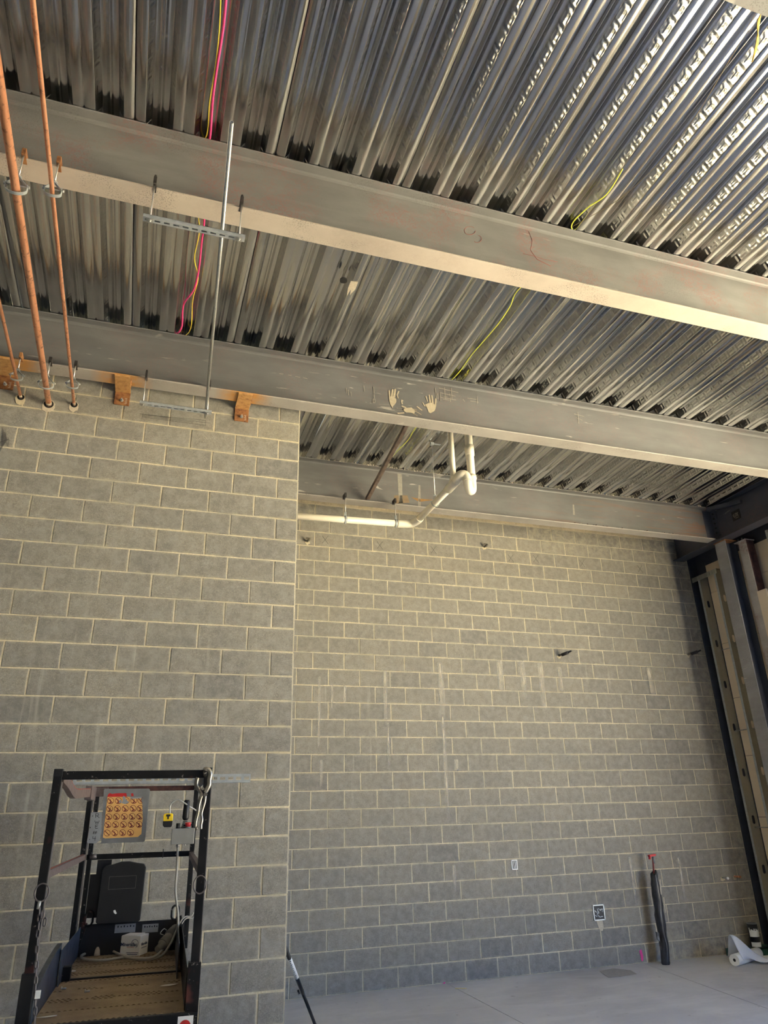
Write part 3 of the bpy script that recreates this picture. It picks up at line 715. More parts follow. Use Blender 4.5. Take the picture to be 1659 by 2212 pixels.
tube(b, [(xr, yr, 5.12), (xr, yr, 5.17)], R3*1.22, 20); obj('trap', b, m_pvc, t)
b = BM(); tube(b, [(xr, yr, 5.15), (xr, yr, deckz(yr)+.02)], R3, 20); obj('large_riser', b, m_pvc, t)
b = BM(); tube(b, [(xr, yr, 5.42), (xr, yr, 5.54)], R3*1.18, 20); obj('coupling', b, m_pvc, t)
def ring_hanger(c, ax, ztop, label, r, clamp=True):
    c = Vector(c); t = thing('ring_hanger', label, 'pipe hanger', (c.x, c.y, ztop), 'ring hangers of the drain pipe')
    ax = Vector(ax).normalized(); s = ax.cross(Vector((0, 0, 1))).normalized()
    b = BM(); N = 20; pts = [c+(s*math.cos(2*math.pi*i/N)+Vector((0, 0, 1))*math.sin(2*math.pi*i/N))*(r+.003) for i in range(N+1)]
    for p_, q_ in zip(pts[:-1], pts[1:]): bar(b, p_, q_, .022, .003, ((p_+q_)/2-c))
    obj('band', b, m_galv, t)
    b = BM(); top = c+Vector((0, 0, r+.055))
    for k in (-1, 1): bar(b, c+Vector((0, 0, r))+s*.02*k, top+s*.014*k, .02, .003, s)
    hexnut(b, top, (0, 0, 1), .012, .012); obj('swivel_nut', b, m_galv, t)
    b = BM(); tube(b, [top, (c.x, c.y, ztop)], .005, 8); obj('threaded_rod', b, m_rod, t)
    b = BM()
    if clamp: box(b, (c.x-.012, c.y-.02, ztop-.02), (c.x+.012, c.y+.08, ztop+.03))
    else:
        box(b, (c.x-.02, c.y-.02, ztop-.03), (c.x+.02, c.y+.02, ztop)); bar(b, (c.x, c.y, ztop-.01), (c.x+.12, c.y+.02, ztop-.002), .03, .003)
    obj('beam_clamp' if clamp else 'deck_bracket', b, m_black if clamp else m_galv, t)
# pale drips and a brown stain on beam 3's web, crumbs of mortar on its top edge
for cs, mt_ in ((((858, 1016), (868, 1016), (870, 1088), (862, 1088)), m_dust), (((904, 1048), (908, 1048), (909, 1097), (903, 1097)), m_dust), (((852, 1070), (880, 1070), (885, 1086), (850, 1088)), simple('brown_stain', (.20, .14, .08), .8)), (((888, 1074), (905, 1077), (938, 1080), (905, 1084)), simple('rust_stain', (.24, .13, .04), .8)), (((1237, 1090), (1240, 1090), (1242, 1112), (1238, 1112)), m_dust)):
    b = BM(); prism(b, [at(u, v, Y=-.9017) for u, v in cs], (0, .0012, 0)); obj('stain', b, simple('drip_film', (.25, .235, .20), .9) if mt_ is m_dust else mt_, b3)
b = BM(); rg = random.Random(5)
for k in range(210):
    x = rg.choice((rg.uniform(-.2, 2.6), rg.uniform(2.6, 5.9), rg.uniform(.3, 1.9))); w = rg.uniform(.004, .016); z = deckz(-.98)-.002; y = -.98-rg.uniform(-.01, .004)
    q = Vector((x, y, z-.004)); pts = [q+Vector((rg.uniform(-w, w), rg.uniform(-.006, .006), rg.uniform(-.010, .014))) for _ in range(3)]
    prism(b, pts, (rg.uniform(-.004, .004), -.006, .003))
o = obj('mortar_crumbs', b, m_chalk, b3); o['kind'] = 'stuff'
b = BM()
for k in range(60):
    x = rg.uniform(3.3, 5.3); prism(b, [Vector((x+rg.uniform(-.012, .012), -.966+rg.uniform(0, .05), 5.378+rg.uniform(0, .001))) for _ in range(4)], (0, 0, rg.uniform(.006, .02)))
o = obj('rust_flakes', b, simple('dark_flakes', (.06, .03, .02), .9), b3); o['kind'] = 'stuff'
ring_hanger((.343, -1.05, 5.030+.045*(.343+.55)/1.57), (1, 0, 0), 5.378, 'blue-banded ring hanger on the cream drain pipe nearest the block wall corner', R3)
ring_hanger((.990, -1.05, 5.074), (1, 0, 0), 5.378, 'ring hanger on the cream drain pipe right before its elbow', R3)
ring_hanger((1.249, -1.72, 5.096), (0, 1, 0), deckz(-1.72)-.0, 'long-rod ring hanger from the deck on the sloping run of drain pipe', R3, False)
# brown brace
p = at(790, 1078, Y=-.93); q = at(873, 921, Z=5.80)
d_ = (q-p); q = p+d_*((5.88-p.z)/d_.z)*.985
b = BM(); bar(b, p, q, .05, .006, (1, 0, 0)); bar(b, p+Vector((.025, 0, 0)), q+Vector((.025, 0, 0)), .006, .05, (1, 0, 0))
tag(obj('angle_brace', b, simple('brown_steel', (.15, .11, .085), .55, .1, .3, 20)), 'brown steel angle brace rising from the weathered beam to the deck', 'brace')
# ------------------------------------------------------------------ wires
def wire(pts, r, mat, label, n=6):
    b = BM(); tube(b, smooth_path(pts, n), r, 8); return tag(obj('cable', b, mat), label, 'cable')
def Wp(u, v, z): return at(u, v, Z=z)
wire([Wp(477, -20, 5.93), Wp(474, 60, 5.93), Wp(466, 140, 5.93), Wp(453, 220, 5.935), Wp(447, 290, 5.96), (-1.78, -5.05, 5.985), (-1.82, -4.95, 5.985), Wp(428, 465, 5.95), Wp(430, 505, 5.91), Wp(420, 558, 5.88), Wp(428, 600, 5.87), Wp(416, 650, 5.89), Wp(408, 718, 5.94), (-1.9, -2.8, 5.955)], .0038, m_yellow, 'yellow cable beside the pink one under the deck')
wire([Wp(490, -20, 5.93), Wp(482, 60, 5.93), Wp(468, 150, 5.93), Wp(459, 220, 5.935), Wp(453, 298, 5.96), (-1.73, -5.05, 5.985), (-1.76, -4.95, 5.985), Wp(441, 465, 5.95), Wp(436, 520, 5.91), Wp(428, 590, 5.87), Wp(417, 628, 5.87), Wp(396, 660, 5.89), Wp(388, 716, 5.94), (-1.98, -2.8, 5.955)], .008, m_pink, 'pink cable running under the deck above the trapeze hangers')
wire([Wp(1645, 30, 5.92), Wp(1600, 90, 5.91), Wp(1510, 240, 5.90), Wp(1460, 310, 5.90), Wp(1390, 385, 5.90), Wp(1330, 435, 5.92), Wp(1236, 490, 5.955)], .002, simple('thin_dark_wire', (.16, .12, .05), .5), 'thin dark wire strung below the deck to the red-smudged beam')
wire([Wp(1345, 365, 5.925), Wp(1310, 420, 5.925), Wp(1268, 450, 5.93), Wp(1234, 490, 5.96), (1.27, -5.05, 5.985), (1.27, -4.95, 5.985), Wp(1128, 618, 5.95), Wp(1100, 665, 5.93), Wp(1072, 705, 5.91), Wp(1020, 765, 5.91), Wp(995, 800, 5.93), Wp(974, 823, 5.955), (1.0, -2.93, 5.965), (.98, -2.8, 5.96), Wp(898, 924, 5.92), Wp(882, 950, 5.90), Wp(860, 972, 5.90), Wp(845, 990, 5.92)], .0048, m_lime, 'lime yellow cable snaking under the deck right of the pink one')
b = BM(); 
for k in range(3): tube(b, smooth_path([Wp(1645+2*k, 18, 5.90), Wp(1640-2*k, 50, 5.88), Wp(1634+2*k, 90, 5.88), Wp(1625, 133, 5.90)], 5), .004, 6)
tag(obj('twisted_wire', b, m_gold), 'twisted brass-coloured tie wire hanging at the upper right beam', 'wire')
# ------------------------------------------------------------------ things on the far block wall
def stub(u, v, label, kind, ln=.10, name='pipe_stub', mat=None, dy=0):
    c = at(u, v, Y=-.0); t = thing(name, label, 'pipe', (c.x, 0, c.z)); mat = mat or (m_zinc if kind == 'spig' else simple('dull_brass', (.20, .18, .14), .5, .5))
    if kind == 'valve':
        b = BM(); tube(b, [(c.x, .0, c.z), (c.x, -.05, c.z)], .012, 12); obj('nipple', b, mat, t)
        b = BM(); tube(b, smooth_path([(c.x, -.04, c.z), (c.x+.005, -.065, c.z+.004), (c.x+.02, -.08, c.z+.02)], 4), .017, 12); obj('valve_body', b, mat, t)
        b = BM(); tube(b, [(c.x-.03, -.062, c.z+.025), (c.x+.03, -.062, c.z+.03)], .006, 8); obj('handle', b, mat, t)
    elif kind == 'drop':
        b = BM(); tube(b, [(c.x, 0, c.z), (c.x, -.07, c.z)], .016, 12); obj('nipple', b, mat, t)
        b = BM(); tube(b, [(c.x+.0, -.07, c.z-.005), (c.x+.055, -.15, c.z+.015)], .023, 12); obj('coupling', b, m_black, t)
        b = BM(); tube(b, [(c.x+.055, -.15, c.z+.015), (c.x+.085, -.19, c.z+.03)], .012, 10); obj('tail_pipe', b, m_black, t)
    else:
        b = BM(); tube(b, [(c.x, 0, c.z), (c.x, -ln, c.z)], .011, 12); obj('nipple', b, mat, t)
        b = BM(); tube(b, [(c.x, -ln, c.z), (c.x, -ln-.02, c.z)], .016, 12); obj('end_cap', b, m_white if mat is m_zinc else mat, t)
    b = BM(); rg = random.Random(int(u)); pts = [(c.x+.035*rg.uniform(.6, 1.2)*math.cos(a), -.0026, c.z-.015+.03*rg.uniform(.6, 1.3)*math.sin(a)) for a in np.linspace(0, 2*math.pi, 14)[:-1]]
    prism(b, pts, (0, .003, 0)); obj('grout_patch', b, m_mortar, t)
stub(664, 1170, 'small valve stub on the far block wall beside the corner', 'valve')
stub(1046, 1182, 'small angled valve stub high on the far block wall, between pencil crosses', 'valve')
stub(1208, 1416, 'dark pipe stub jutting from the middle of the far block wall', 'drop')
stub(1486, 1414, 'dark pipe stub jutting from the far block wall near the right corner', 'drop')
stub(1560, 1896, 'white-capped pipe stub low on the far block wall near the right corner', 'spig', .09)
stub(1586, 1893, 'copper pipe stub low on the far block wall, closest to the right corner', 'spig', .09, mat=m_copper)
# crosses in pencil (children of the wall)
for u, v in ((703, 1166), (821, 1178), (937, 1188), (1104, 1206), (1158, 1207), (1258, 1217), (1383, 1229), (1470, 1236)):
    c = at(u, v, Y=-.0018); b = BM(); 
    for s in (-1, 1): bar(b, (c.x-.045, -.0018, c.z-.055*s), (c.x+.04, -.0018, c.z+.06*s), .004, .0012, (0, 1, 0))
    obj('pencil_cross', b, m_pencil, wb)
for u, v in ((960, 2138), (1386, 2066)):
    c = at(u, v, Y=-.002); b = BM(); prism(b, [(c.x-.02, -.0025, c.z+.06), (c.x+.012, -.0025, c.z+.075), (c.x+.024, -.0025, c.z+.0), (c.x+.012, -.0025, max(.002, c.z-.05)), (c.x-.008, -.0025, max(.002, c.z-.05))], (0, .0025, 0)); obj('pink_mark', b, m_pinkp, wb)
# lime run-off streaks on the far wall
def limem():
    b = NB('lime_streak'); f = b.noise(1, 4, .7, stretch=(60, 60, 6)); v = b.co.outputs['Generated']; g = b.sep(v)
    e = b.math('MULTIPLY', b.mr(b.math('ABSOLUTE', b.math('SUBTRACT', g[0], .5)), .1, .5, 1, 0), b.math('MULTIPLY', b.mr(g[2], 0, .35), b.mr(g[2], 1, .95)))
    b.set(col=(.62, .57, .46), rough=.95, alpha=b.math('MULTIPLY', e, b.mr(f, .35, .65, .1, .75))); return b.m
m_lime = limem()
for u, v0, v1, w in ((950, 1428, 1560, 15), (956, 1540, 1780, 9), (690, 1460, 1620, 8), (831, 1445, 1570, 11), (717, 1478, 1532, 7), (1078, 1425, 1500, 16), (1126, 1425, 1510, 14), (1166, 1430, 1525, 14), (1208, 1440, 1500, 10), (838, 1560, 1660, 8), (694, 1640, 1700, 8), (985, 1640, 1668, 12), (745, 1480, 1520, 8), (1400, 1440, 1500, 12), (1360, 1850, 1960, 7), (1465, 1850, 1950, 8), (980, 1868, 1930, 9)):
    a = at(u-w/2, v0, Y=-.0022); c = at(u+w/2, v0, Y=-.0022); e = at(u, v1, Y=-.0022); b = BM()
    prism(b, [(a.x, -.0022, e.z), (c.x, -.0022, e.z), (c.x, -.0022, a.z), (a.x, -.0022, a.z)], (0, .0006, 0)); obj('lime_streak', b, m_lime, wb)
# pencil lines on the left wall
b = BM()
def LWp(u, v): p = at(u, v, Y=LY-.0018); return p
E5 = lambda x, y: (240+x/3.95, 770+y/3.95)
for p_, q_ in (((240, 488), (850, 570)), ((265, 490), (270, 520)), ((262, 515), (805, 588)), ((270, 498), (806, 545)), ((806, 545), (805, 590)), ((268, 505), (700, 560))):
    bar(b, LWp(*E5(*p_)), LWp(*E5(*q_)), .0022, .0012, (0, 1, 0))
obj('pencil_line', b, m_pencil, wl)
b = BM()
for k in range(7): bar(b, LWp(1+k*1.6, 975-k*3), LWp(6+k*1.8, 925+k*4), .002, .0012, (0, 1, 0))
for p_, q_ in (((0, 955), (20, 948)), ((12, 935), (14, 960)), ((18, 945), (17, 965)), ((16, 950), (22, 952))): bar(b, LWp(*p_), LWp(*q_), .002, .0012, (0, 1, 0))
obj('pencil_scribble', b, m_pencil, wl)
# corner bead at the wall end is the chamfered block edge. wall boxes:
c = at(1111, 1868, Y=0); t = thing('wire_outlet', 'small white-rimmed outlet box set in the far block wall', 'outlet box', (c.x, 0, c.z))
b = BM()
for s in (-1, 1): box(b, (c.x+s*.036-.005, -.008, c.z-.052), (c.x+s*.036+.005, .0, c.z+.052)); box(b, (c.x-.041, -.008, c.z+s*.05-.005), (c.x+.041, 0, c.z+s*.05+.005))
obj('rim', b, m_white, t)
b = BM(); box(b, (c.x-.031, -.004, c.z-.045), (c.x+.031, -.0015, c.z+.045)); obj('recess', b, m_plate, t)
b = BM(); tube(b, smooth_path([(c.x-.01, -.01, c.z+.04), (c.x-.015, -.012, c.z), (c.x-.005, -.012, c.z-.03), (c.x+.008, -.012, c.z), (c.x+.005, -.01, c.z+.04)], 4), .004, 6); obj('wire', b, m_white, t)
b = BM(); bar(b, (c.x+.02, -.002, c.z-.058), (c.x+.024, -.002, c.z-.12), .008, .0015, (0, 1, 0)); obj('grout_drip', b, m_chalk, t)
c = at(1293, 1971, Y=0); t = thing('junction_box', 'open metal junction box smeared with mortar in the far block wall', 'outlet box', (c.x, 0, c.z))
b = BM()
for s in (-1, 1): box(b, (c.x+s*.075-.006, -.012, c.z-.085), (c.x+s*.075+.006, 0, c.z+.085)); box(b, (c.x-.081, -.012, c.z+s*.08-.006), (c.x+.081, 0, c.z+s*.08+.006))
obj('rim', b, m_galv, t)
b = BM(); box(b, (c.x-.07, -.004, c.z-.075), (c.x+.07, -.0015, c.z+.075)); obj('recess', b, m_black2, t)
b = BM()
for k in range(14):
    x = c.x+random.uniform(-.055, .05); z = c.z+random.uniform(-.065, .06); a = random.uniform(0, 3); bar(b, (x, -.007, z), (x+.03*math.cos(a), -.007, z+.03*math.sin(a)), .010, .004, (0, 1, 0))
obj('mortar_smear', b, m_plate2, t)
b = BM(); prism(b, [(c.x-.045, -.0026, c.z-.09), (c.x+.04, -.0026, c.z-.09), (c.x+.045, -.0026, c.z-.16), (c.x+.025, -.0026, c.z-.2), (c.x-.01, -.0026, c.z-.2), (c.x-.03, -.0026, c.z-.15)], (0, .002, 0)); obj('grout_patch', b, m_chalk, t)
# ------------------------------------------------------------------ black wrapped pipe with red cap
pf = at(1440, 2083, Z=0); yy = pf.y; 
pt = at(1412, 1886, Y=yy)
t = thing('wrapped_pipe', 'upright pipe in shiny black wrap with red cap, before the far block wall', 'pipe', (pf.x, yy, 0))
pts = [Vector((pf.x, yy, 0.0)), Vector((pf.x-.015, yy, .02))]+[Vector((pf.x+(pt.x-pf.x)*f+random.uniform(-.008, .008), yy, pt.z*f)) for f in np.linspace(.08, .98, 9)]+[pt]
b = BM(); tube(b, smooth_path(pts, 2), [.052+random.uniform(-.006, .006) for _ in range(2*(len(pts)-1)+1)], 14); 
for v in b.verts:
    k = math.atan2(v.co.y-yy, v.co.x-pf.x); v.co.x += .005*math.sin(7*v.co.z+3*k); v.co.y += .006*math.sin(9*v.co.z+2*k)
obj('wrap', b, m_wrap, t)
b = BM(); prism(b, [(pf.x-.055, yy-.02, .34), (pf.x-.055, yy-.02, .24), (pf.x-.085, yy-.02, .27), (pf.x-.09, yy-.02, .35)], (0, .02, 0)); obj('torn_flap', b, m_wrap, t)
b = BM(); bar(b, (pt.x+.02, yy-.056, .75), (pt.x+.035, yy-.056, .92), .018, .004, (0, 1, 0)); bar(b, (pt.x+.045, yy-.05, .55), (pt.x+.055, yy-.05, .72), .014, .004, (0, 1, 0)); obj('pale_sticker', b, m_chalk, t)
tp = at(1409, 1852, Y=yy)
b = BM(); tube(b, [pt+Vector((0, 0, -.03)), Vector((tp.x+.01, yy, tp.z+.01))], .011, 10); obj('stem', b, m_maroon, t)
b = BM(); tube(b, [(tp.x+.014, yy, tp.z-.07), (tp.x+.014, yy, tp.z+.02)], .018, 12); obj('fitting', b, m_plate, t)
b = BM(); bar(b, (tp.x-.055, yy-.01, tp.z+.018), (tp.x+.035, yy-.01, tp.z+.03), .05, .022, (0, 0, 1)); tube(b, [(tp.x-.045, yy-.01, tp.z+.02), (tp.x-.05, yy-.01, tp.z-.02)], .015, 10); obj('red_cap', b, m_redcap, t)
# ------------------------------------------------------------------ right corner: sheeting roll, can, rail
c = at(1600, 2089, Z=0); t = thing('sheeting_roll', 'white roll of plastic sheeting lying on the floor in the right corner', 'roll', (c.x+.1, c.y, 0))
r = .062; ax = Vector((.93, .37, 0)).normalized(); p = Vector((c.x-.03, c.y+.05, r+.002)); q = p+ax*.62
b = BM(); pipe_open(b, p, q, r, .018, 24); obj('roll', b, m_white, t)
b = BM(); tube(b, [p+ax*.004, p+ax*.03], .0175, 16); obj('core', b, m_dark, t)
b = BM()      # loose film: draped sheet
n = 18; mm = 12; gridv = []
for i in range(n+1):
    row = []
    for j in range(mm+1):
        f = i/n; h = j/mm
        x = p.x+.09+f*.72; y = p.y-.05+h*.28+.02*math.sin(9*f+4*h)
        pk = math.exp(-((f-.05)/.28)**2)
        z = .008+(.24*pk*math.exp(-((h-.5)/.38)**2))+.05*(1-f)*math.exp(-((h-.5)/.3)**2)+.012*(1+math.sin(13*f+5*h))*(1-h*.3)
        row.append(b.verts.new((x, y, max(z, .006))))
    gridv.append(row)
for i in range(n):
    for j in range(mm):
        f_ = b.faces.new((gridv[i][j], gridv[i+1][j], gridv[i+1][j+1], gridv[i][j+1])); f_.smooth = True
o = obj('loose_film', b, m_film, t); sm = o.modifiers.new('s', 'SOLIDIFY'); sm.thickness = .002
c = at(1636, 2072, Y=-.22); c.z = .0
t = thing('labelled_can', 'black can with torn white label standing on the green rail in the corner', 'can', (6.07, -.22, .08))
cx, cy = 6.02, -.16
b = BM(); tube(b, [(cx, cy, .085), (cx, cy, .345)], .062, 20); obj('body', b, m_black2, t)
b = BM(); pipe_open(b, (cx, cy, .34), (cx, cy, .352), .064, .055); obj('rim', b, m_plate, t)
b = BM(); N = 16
for za, zb, f in ((.20, .30, 1), (.09, .14, 1)):
    for i in range(N):
        a0 = math.pi*(1+i/N); a1 = math.pi*(1+(i+1)/N); R = .0632; tp_ = zb-(.03*abs(math.sin(i*1.3)) if za > .15 else 0)
        prism(b, [(cx+R*math.cos(a0), cy+R*math.sin(a0), za), (cx+R*math.cos(a1), cy+R*math.sin(a1), za), (cx+R*math.cos(a1), cy+R*math.sin(a1), tp_), (cx+R*math.cos(a0), cy+R*math.sin(a0), tp_)], (0, .001, 0))
obj('torn_label', b, m_white, t)
b = BM(); box(b, (5.62, -.26, .0), (6.28, -.06, .03)); box(b, (5.62, -.26, .03), (6.28, -.245, .083)); box(b, (5.62, -.075, .03), (6.28, -.06, .083)); box(b, (5.9, -.26, .07), (6.15, -.06, .083))
tag(obj('green_channel', b, m_green), 'dark green steel channel on the floor behind the sheeting roll', 'channel')
# floor bits
b = BM(); c = at(1340, 2102, Z=.002)
prism(b, [at(1295, 2098, Z=.0015), at(1315, 2112, Z=.0015), at(1340, 2110, Z=.0015), at(1376, 2104, Z=.0015), at(1362, 2096, Z=.0015), at(1325, 2092, Z=.0015)], (0, 0, .002)); obj('concrete_patch', b, simple('dark_patch', (.34, .335, .32), .8), fl)
b = BM(); p = at(983, 2135, Z=.004); q = at(1008, 2135, Z=.004); bar(b, p, q, .012, .006, (0, 0, 1)); tag(obj('wood_shim', b, simple('pale_wood', (.7, .6, .3), .7)), 'small yellowish stick on the floor near the pink mark', 'stick')
# ------------------------------------------------------------------ telescopic pole leaning behind the wall corner
F0 = at(684, 2222, Z=.0); F0.z = .0
d = ray(608, 2026); tt = (-.545-CAM.x)/d.x; top = CAM+d*tt
t = thing('painter_pole', 'black telescopic pole with white label leaning behind the wall corner', 'pole', F0)
def on(f): return F0.lerp(top, f)
b = BM(); tube(b, [on(.02), on(.45)], .0135, 12); obj('lower_tube', b, m_black2, t)
b = BM(); tube(b, [on(.43), on(1.0)], .0165, 12); obj('upper_tube', b, m_black2, t)
la, lb = .60, .80
b = BM(); tube(b, [on(la), on(lb)], .0172, 14); lab = obj('white_label', b, m_white, t)
b = BM(); pc_ = (on(la)+on(lb))/2; ax = (top-F0).normalized(); to = (CAM-pc_).normalized(); sd = ax.cross(to).normalized(); fr = sd.cross(ax).normalized()*-1
if fr.dot(to) < 0: fr = -fr
for k in range(9):
    p = on(lb-.012-k*.018); bar(b, p+fr*.0172-sd*.007, p+fr*.0172-sd*(.001 if k % 2 else -.003), .006 if k > 3 else .011, .0012, fr)
obj('print', b, m_black2, lab)
b = BM(); p = on(.46); bar(b, p-sd*.02, p-sd*.036, .02, .035, ax); obj('lever', b, m_black2, t)
b = BM(); tube(b, [on(0), on(.03)], .016, 12); obj('foot', b, m_black2, t)
# ------------------------------------------------------------------ the lift
O = Vector((-2.102, -5.0, 1.03)); th = math.radians(-2.4)
ex = Vector((math.cos(th), math.sin(th), 0)); ey = Vector((-math.sin(th), math.cos(th), 0)); ez = Vector((0, 0, 1))
LW_, LD = .70, 1.60
def L(x, y, z): return O+ex*x+ey*y+ez*z
LM = Matrix((ex, ey, ez)).transposed().to_4x4(); LM.translation = O
def lp(u, v, x=None, y=None, z=None):
    d = ray(u, v); n, val = (ex, x) if x is not None else (ey, y) if y is not None else (ez, z)
    t_ = (val+O.dot(n)-CAM.dot(n))/d.dot(n); p = CAM+d*t_-O
    return Vector((p.dot(ex), p.dot(ey), p.z))
def LL(u, v, **k): q = lp(u, v, **k); return L(*q)
lift = thing('work_platform', 'black worn mast lift platform with guard rails, parked before the left block wall', 'lift', (O.x+.3, O.y+.6, 0))
def lb(name, lo, hi, mat=m_lift, parent=lift, bev=.002):
    b = BM(); box(b, lo, hi, LM); return obj(name, b, mat, parent, bev)
def l3(name, a, b_, w, h, mat=m_lift, parent=lift, up=(0, 0, 1)):
    b = BM(); bar(b, L(*a), L(*b_), w, h, up); return obj(name, b, mat, parent, .0015)
ZT = .968
# near posts
lb('post', (0, 0, -.06), (.036, .036, ZT)); lb('post', (LW_-.036, 0, -.06), (LW_, .036, ZT))
lb('post_edge_highlight', (.0365, .002, -.03), (.039, .034, ZT-.05), m_edge); lb('post_edge_highlight', (LW_+.0005, .002, -.03), (LW_+.003, .034, ZT-.05), m_edge)  # pale strips paint a highlight along the post edges
zs_ = lp(60, 2103, y=0).z
lb('post_socket', (-.008, -.006, -.08), (.044, .044, zs_), m_black2); lb('post_socket', (LW_-.046, -.006, -.08), (LW_+.008, .044, lp(430, 2078, y=0).z), m_lift)
lb('post_cap', (-.001, -.001, ZT-.03), (.037, .037, ZT+.004), m_black2); lb('post_cap', (LW_-.037, -.001, ZT-.03), (LW_+.001, .037, ZT+.004), m_black2)
# top cross rail near
lb('top_rail', (.036, .004, ZT-.042), (LW_-.036, .032, ZT-.006))
# far end frame
FY = LD
lb('rear_post', (.0, FY, 0), (.03, FY+.03, ZT-.09)); lb('rear_post', (.045, FY, 0), (.072, FY+.03, ZT-.02)); lb('rear_post', (LW_-.03, FY, 0), (LW_, FY+.03, ZT-.02))
lb('rear_post_edge_highlight', (.0305, FY-.001, 0), (.036, FY+.03, ZT-.1), m_edge)  # painted edge highlight of the rear post
lb('rear_top_rail', (.045, FY, ZT-.045), (LW_, FY+.028, ZT-.015), simple('rusty_black_rail', (.07, .025, .02), .6, .2, .5, 40))
zmid = lp(300, 1847, y=FY).z
lb('rear_mid_rail', (.04, FY, zmid-.018), (LW_-.02, FY+.028, zmid+.014))
lb('rail_clip', (.50, FY-.006, zmid-.022), (.506, FY+.03, zmid+.03), m_black2)
# curved left top rail and sleeve
pa = lp(134, 1684, x=.02); pb = lp(178, 1710, x=.02)
b = BM(); path = smooth_path([L(.03, .03, ZT-.03), L(.03, .25, ZT-.05), L(.03, .55, ZT-.085), L(.03, .9, ZT-.075), L(.03, FY-.25, ZT-.06)], 5)
for a_, c_ in zip(path[:-1], path[1:]): bar(b, a_, c_+(c_-a_)*.05, .026, .045, (0, 0, 1))
obj('left_top_rail', b, m_rail2, lift)
lb('rail_sleeve', (.012, FY-.30, ZT-.10), (.05, FY+.0, ZT-.02), m_rail2); lb('rail_sleeve_plate', (.0, FY-.004, ZT-.075), (.125, FY-.001, ZT-.02), m_rail2)
b = BM(); path2 = [p_+Vector((.0, 0, .0242)) for p_ in path]; tube(b, [p_+ex*.012 for p_ in path2], .0016, 5); tube(b, [p_-ex*.012 for p_ in path2], .0016, 5); obj('red_scrape', b, m_redscr, lift)
# right top rail
l3('right_top_rail', (LW_-.02, .03, ZT-.025), (LW_-.02, FY, ZT-.03), .026, .03)
# mid side rails
za = lp(100, 1893, x=.02).z; a = lp(98, 1894, x=.022); c_ = lp(181, 1857, x=.022)
l3('left_mid_rail', (.022, .036, zmid-.0), (.022, FY, zmid-.0), .026, .032, m_rail2); 
b = BM(); bar(b, L(.022, .04, zmid+.0168), L(.022, FY-.02, zmid+.0168), .006, .001, (0, 0, 1)); obj('red_scrape', b, m_redscr, lift)
l3('right_mid_rail', (LW_-.02, .036, zmid-.01), (LW_-.02, FY, zmid-.01), .026, .034, m_rail2)
b = BM(); tube(b, [L(.06, FY-.012, zmid), L(.10, FY-.012, zmid+.004)], .014, 12); obj('rail_pin', b, m_edge, lift)
# deck with extension seam
ySeam = lp(250, 2108, z=0).y
b = BM(); box(b, (.05, -.03, -.03), (LW_-.05, LD, -.004), LM); dk = obj('deck_plate', b, m_tread, lift)
b = BM()
V_ = []
pitch = .026
rows_ = int(LD/pitch)
for r_ in range(-1, rows_+1):
    y = r_*pitch
    if ySeam-.02 < y < ySeam+.01: continue
    for k in range(25):
        x = .062+k*.0235+(.0117 if r_ % 2 else 0)
        if x > LW_-.06: continue
        vs = [b.verts.new(L(x-.009, y, -.004)), b.verts.new(L(x, y-.0035, -.0005)), b.verts.new(L(x+.009, y, -.004)), b.verts.new(L(x, y+.0035, -.0005))]
        b.faces.new(vs)
o = obj('raised_tread', b, m_tread, dk); o['kind'] = 'stuff'
lb('seam_strip', (.05, ySeam-.012, -.006), (LW_-.05, ySeam+.006, .004), m_black2, lift, .001)
lb('front_edge', (-.005, -.055, -.09), (LW_+.005, -.03, .002), m_lift)
# sticker on front edge
b = BM(); box(b, (LW_-.075, -.0562, -.075), (LW_-.012, -.0550, -.008), LM); s_ = obj('warning_sticker', b, m_white, lift)
b = BM(); N = 18; cx_, cz_ = LW_-.045, -.045
prism(b, [L(cx_+.024*math.cos(2*math.pi*i/N), -.0568, cz_+.024*math.sin(2*math.pi*i/N)) for i in range(N)], ey*.0008); obj('red_disc', b, m_red, s_)
# toe boards
b = BM()
prof = []
for i in range(13):
    f = i/12; y = .02+f*.78; z = .10+.055*math.sin(f*math.pi*.5)+.02*f; prof.append((y, z))
for (y0, z0), (y1, z1) in zip(prof[:-1], prof[1:]):
    prism(b, [L(.045, y0, -.01), L(.045, y1, -.01), L(.045, y1, z1), L(.045, y0, z0)], ex*.003)
    bar(b, L(.036, y0, z0), L(.036, y1, z1), .022, .004, (0, 0, 1))
obj('left_toe_board', b, m_blueg, lift)
lb('left_toe_board_rear', (.055, .74, -.01), (.06, FY, .155), m_blueg)
lb('toe_clip', (.045, ySeam-.03, -.004), (.10, ySeam+.02, .06), m_lift)
lb('rear_toe_board', (.05, FY-.003, -.01), (LW_-.03, FY+.004, .165), m_black2)
lb('right_toe_board', (LW_-.05, .04, -.01), (LW_-.046, FY, .15), m_lift)
lb('right_toe_board_rear', (LW_-.075, .7, -.01), (LW_-.071, FY, .155), m_blueg)
# label strip on rear toe board
for (u0, u1) in ((249, 292), (308, 341)):
    a = lp(u0, 1997, y=FY-.004); c_ = lp(u1, 2013, y=FY-.004)
    s_ = lb('label_strip', (a.x, FY-.0052, c_.z), (c_.x, FY-.0038, a.z), m_plate2, lift, 0)
    b = BM()
    for k in range(6): x = a.x+(c_.x-a.x)*(.12+.15*k); box(b, (x, FY-.0060, a.z-.018), (x+.007, FY-.0052, a.z-.008-.003*(k % 2)), LM)
    obj('print', b, m_black2, s_)
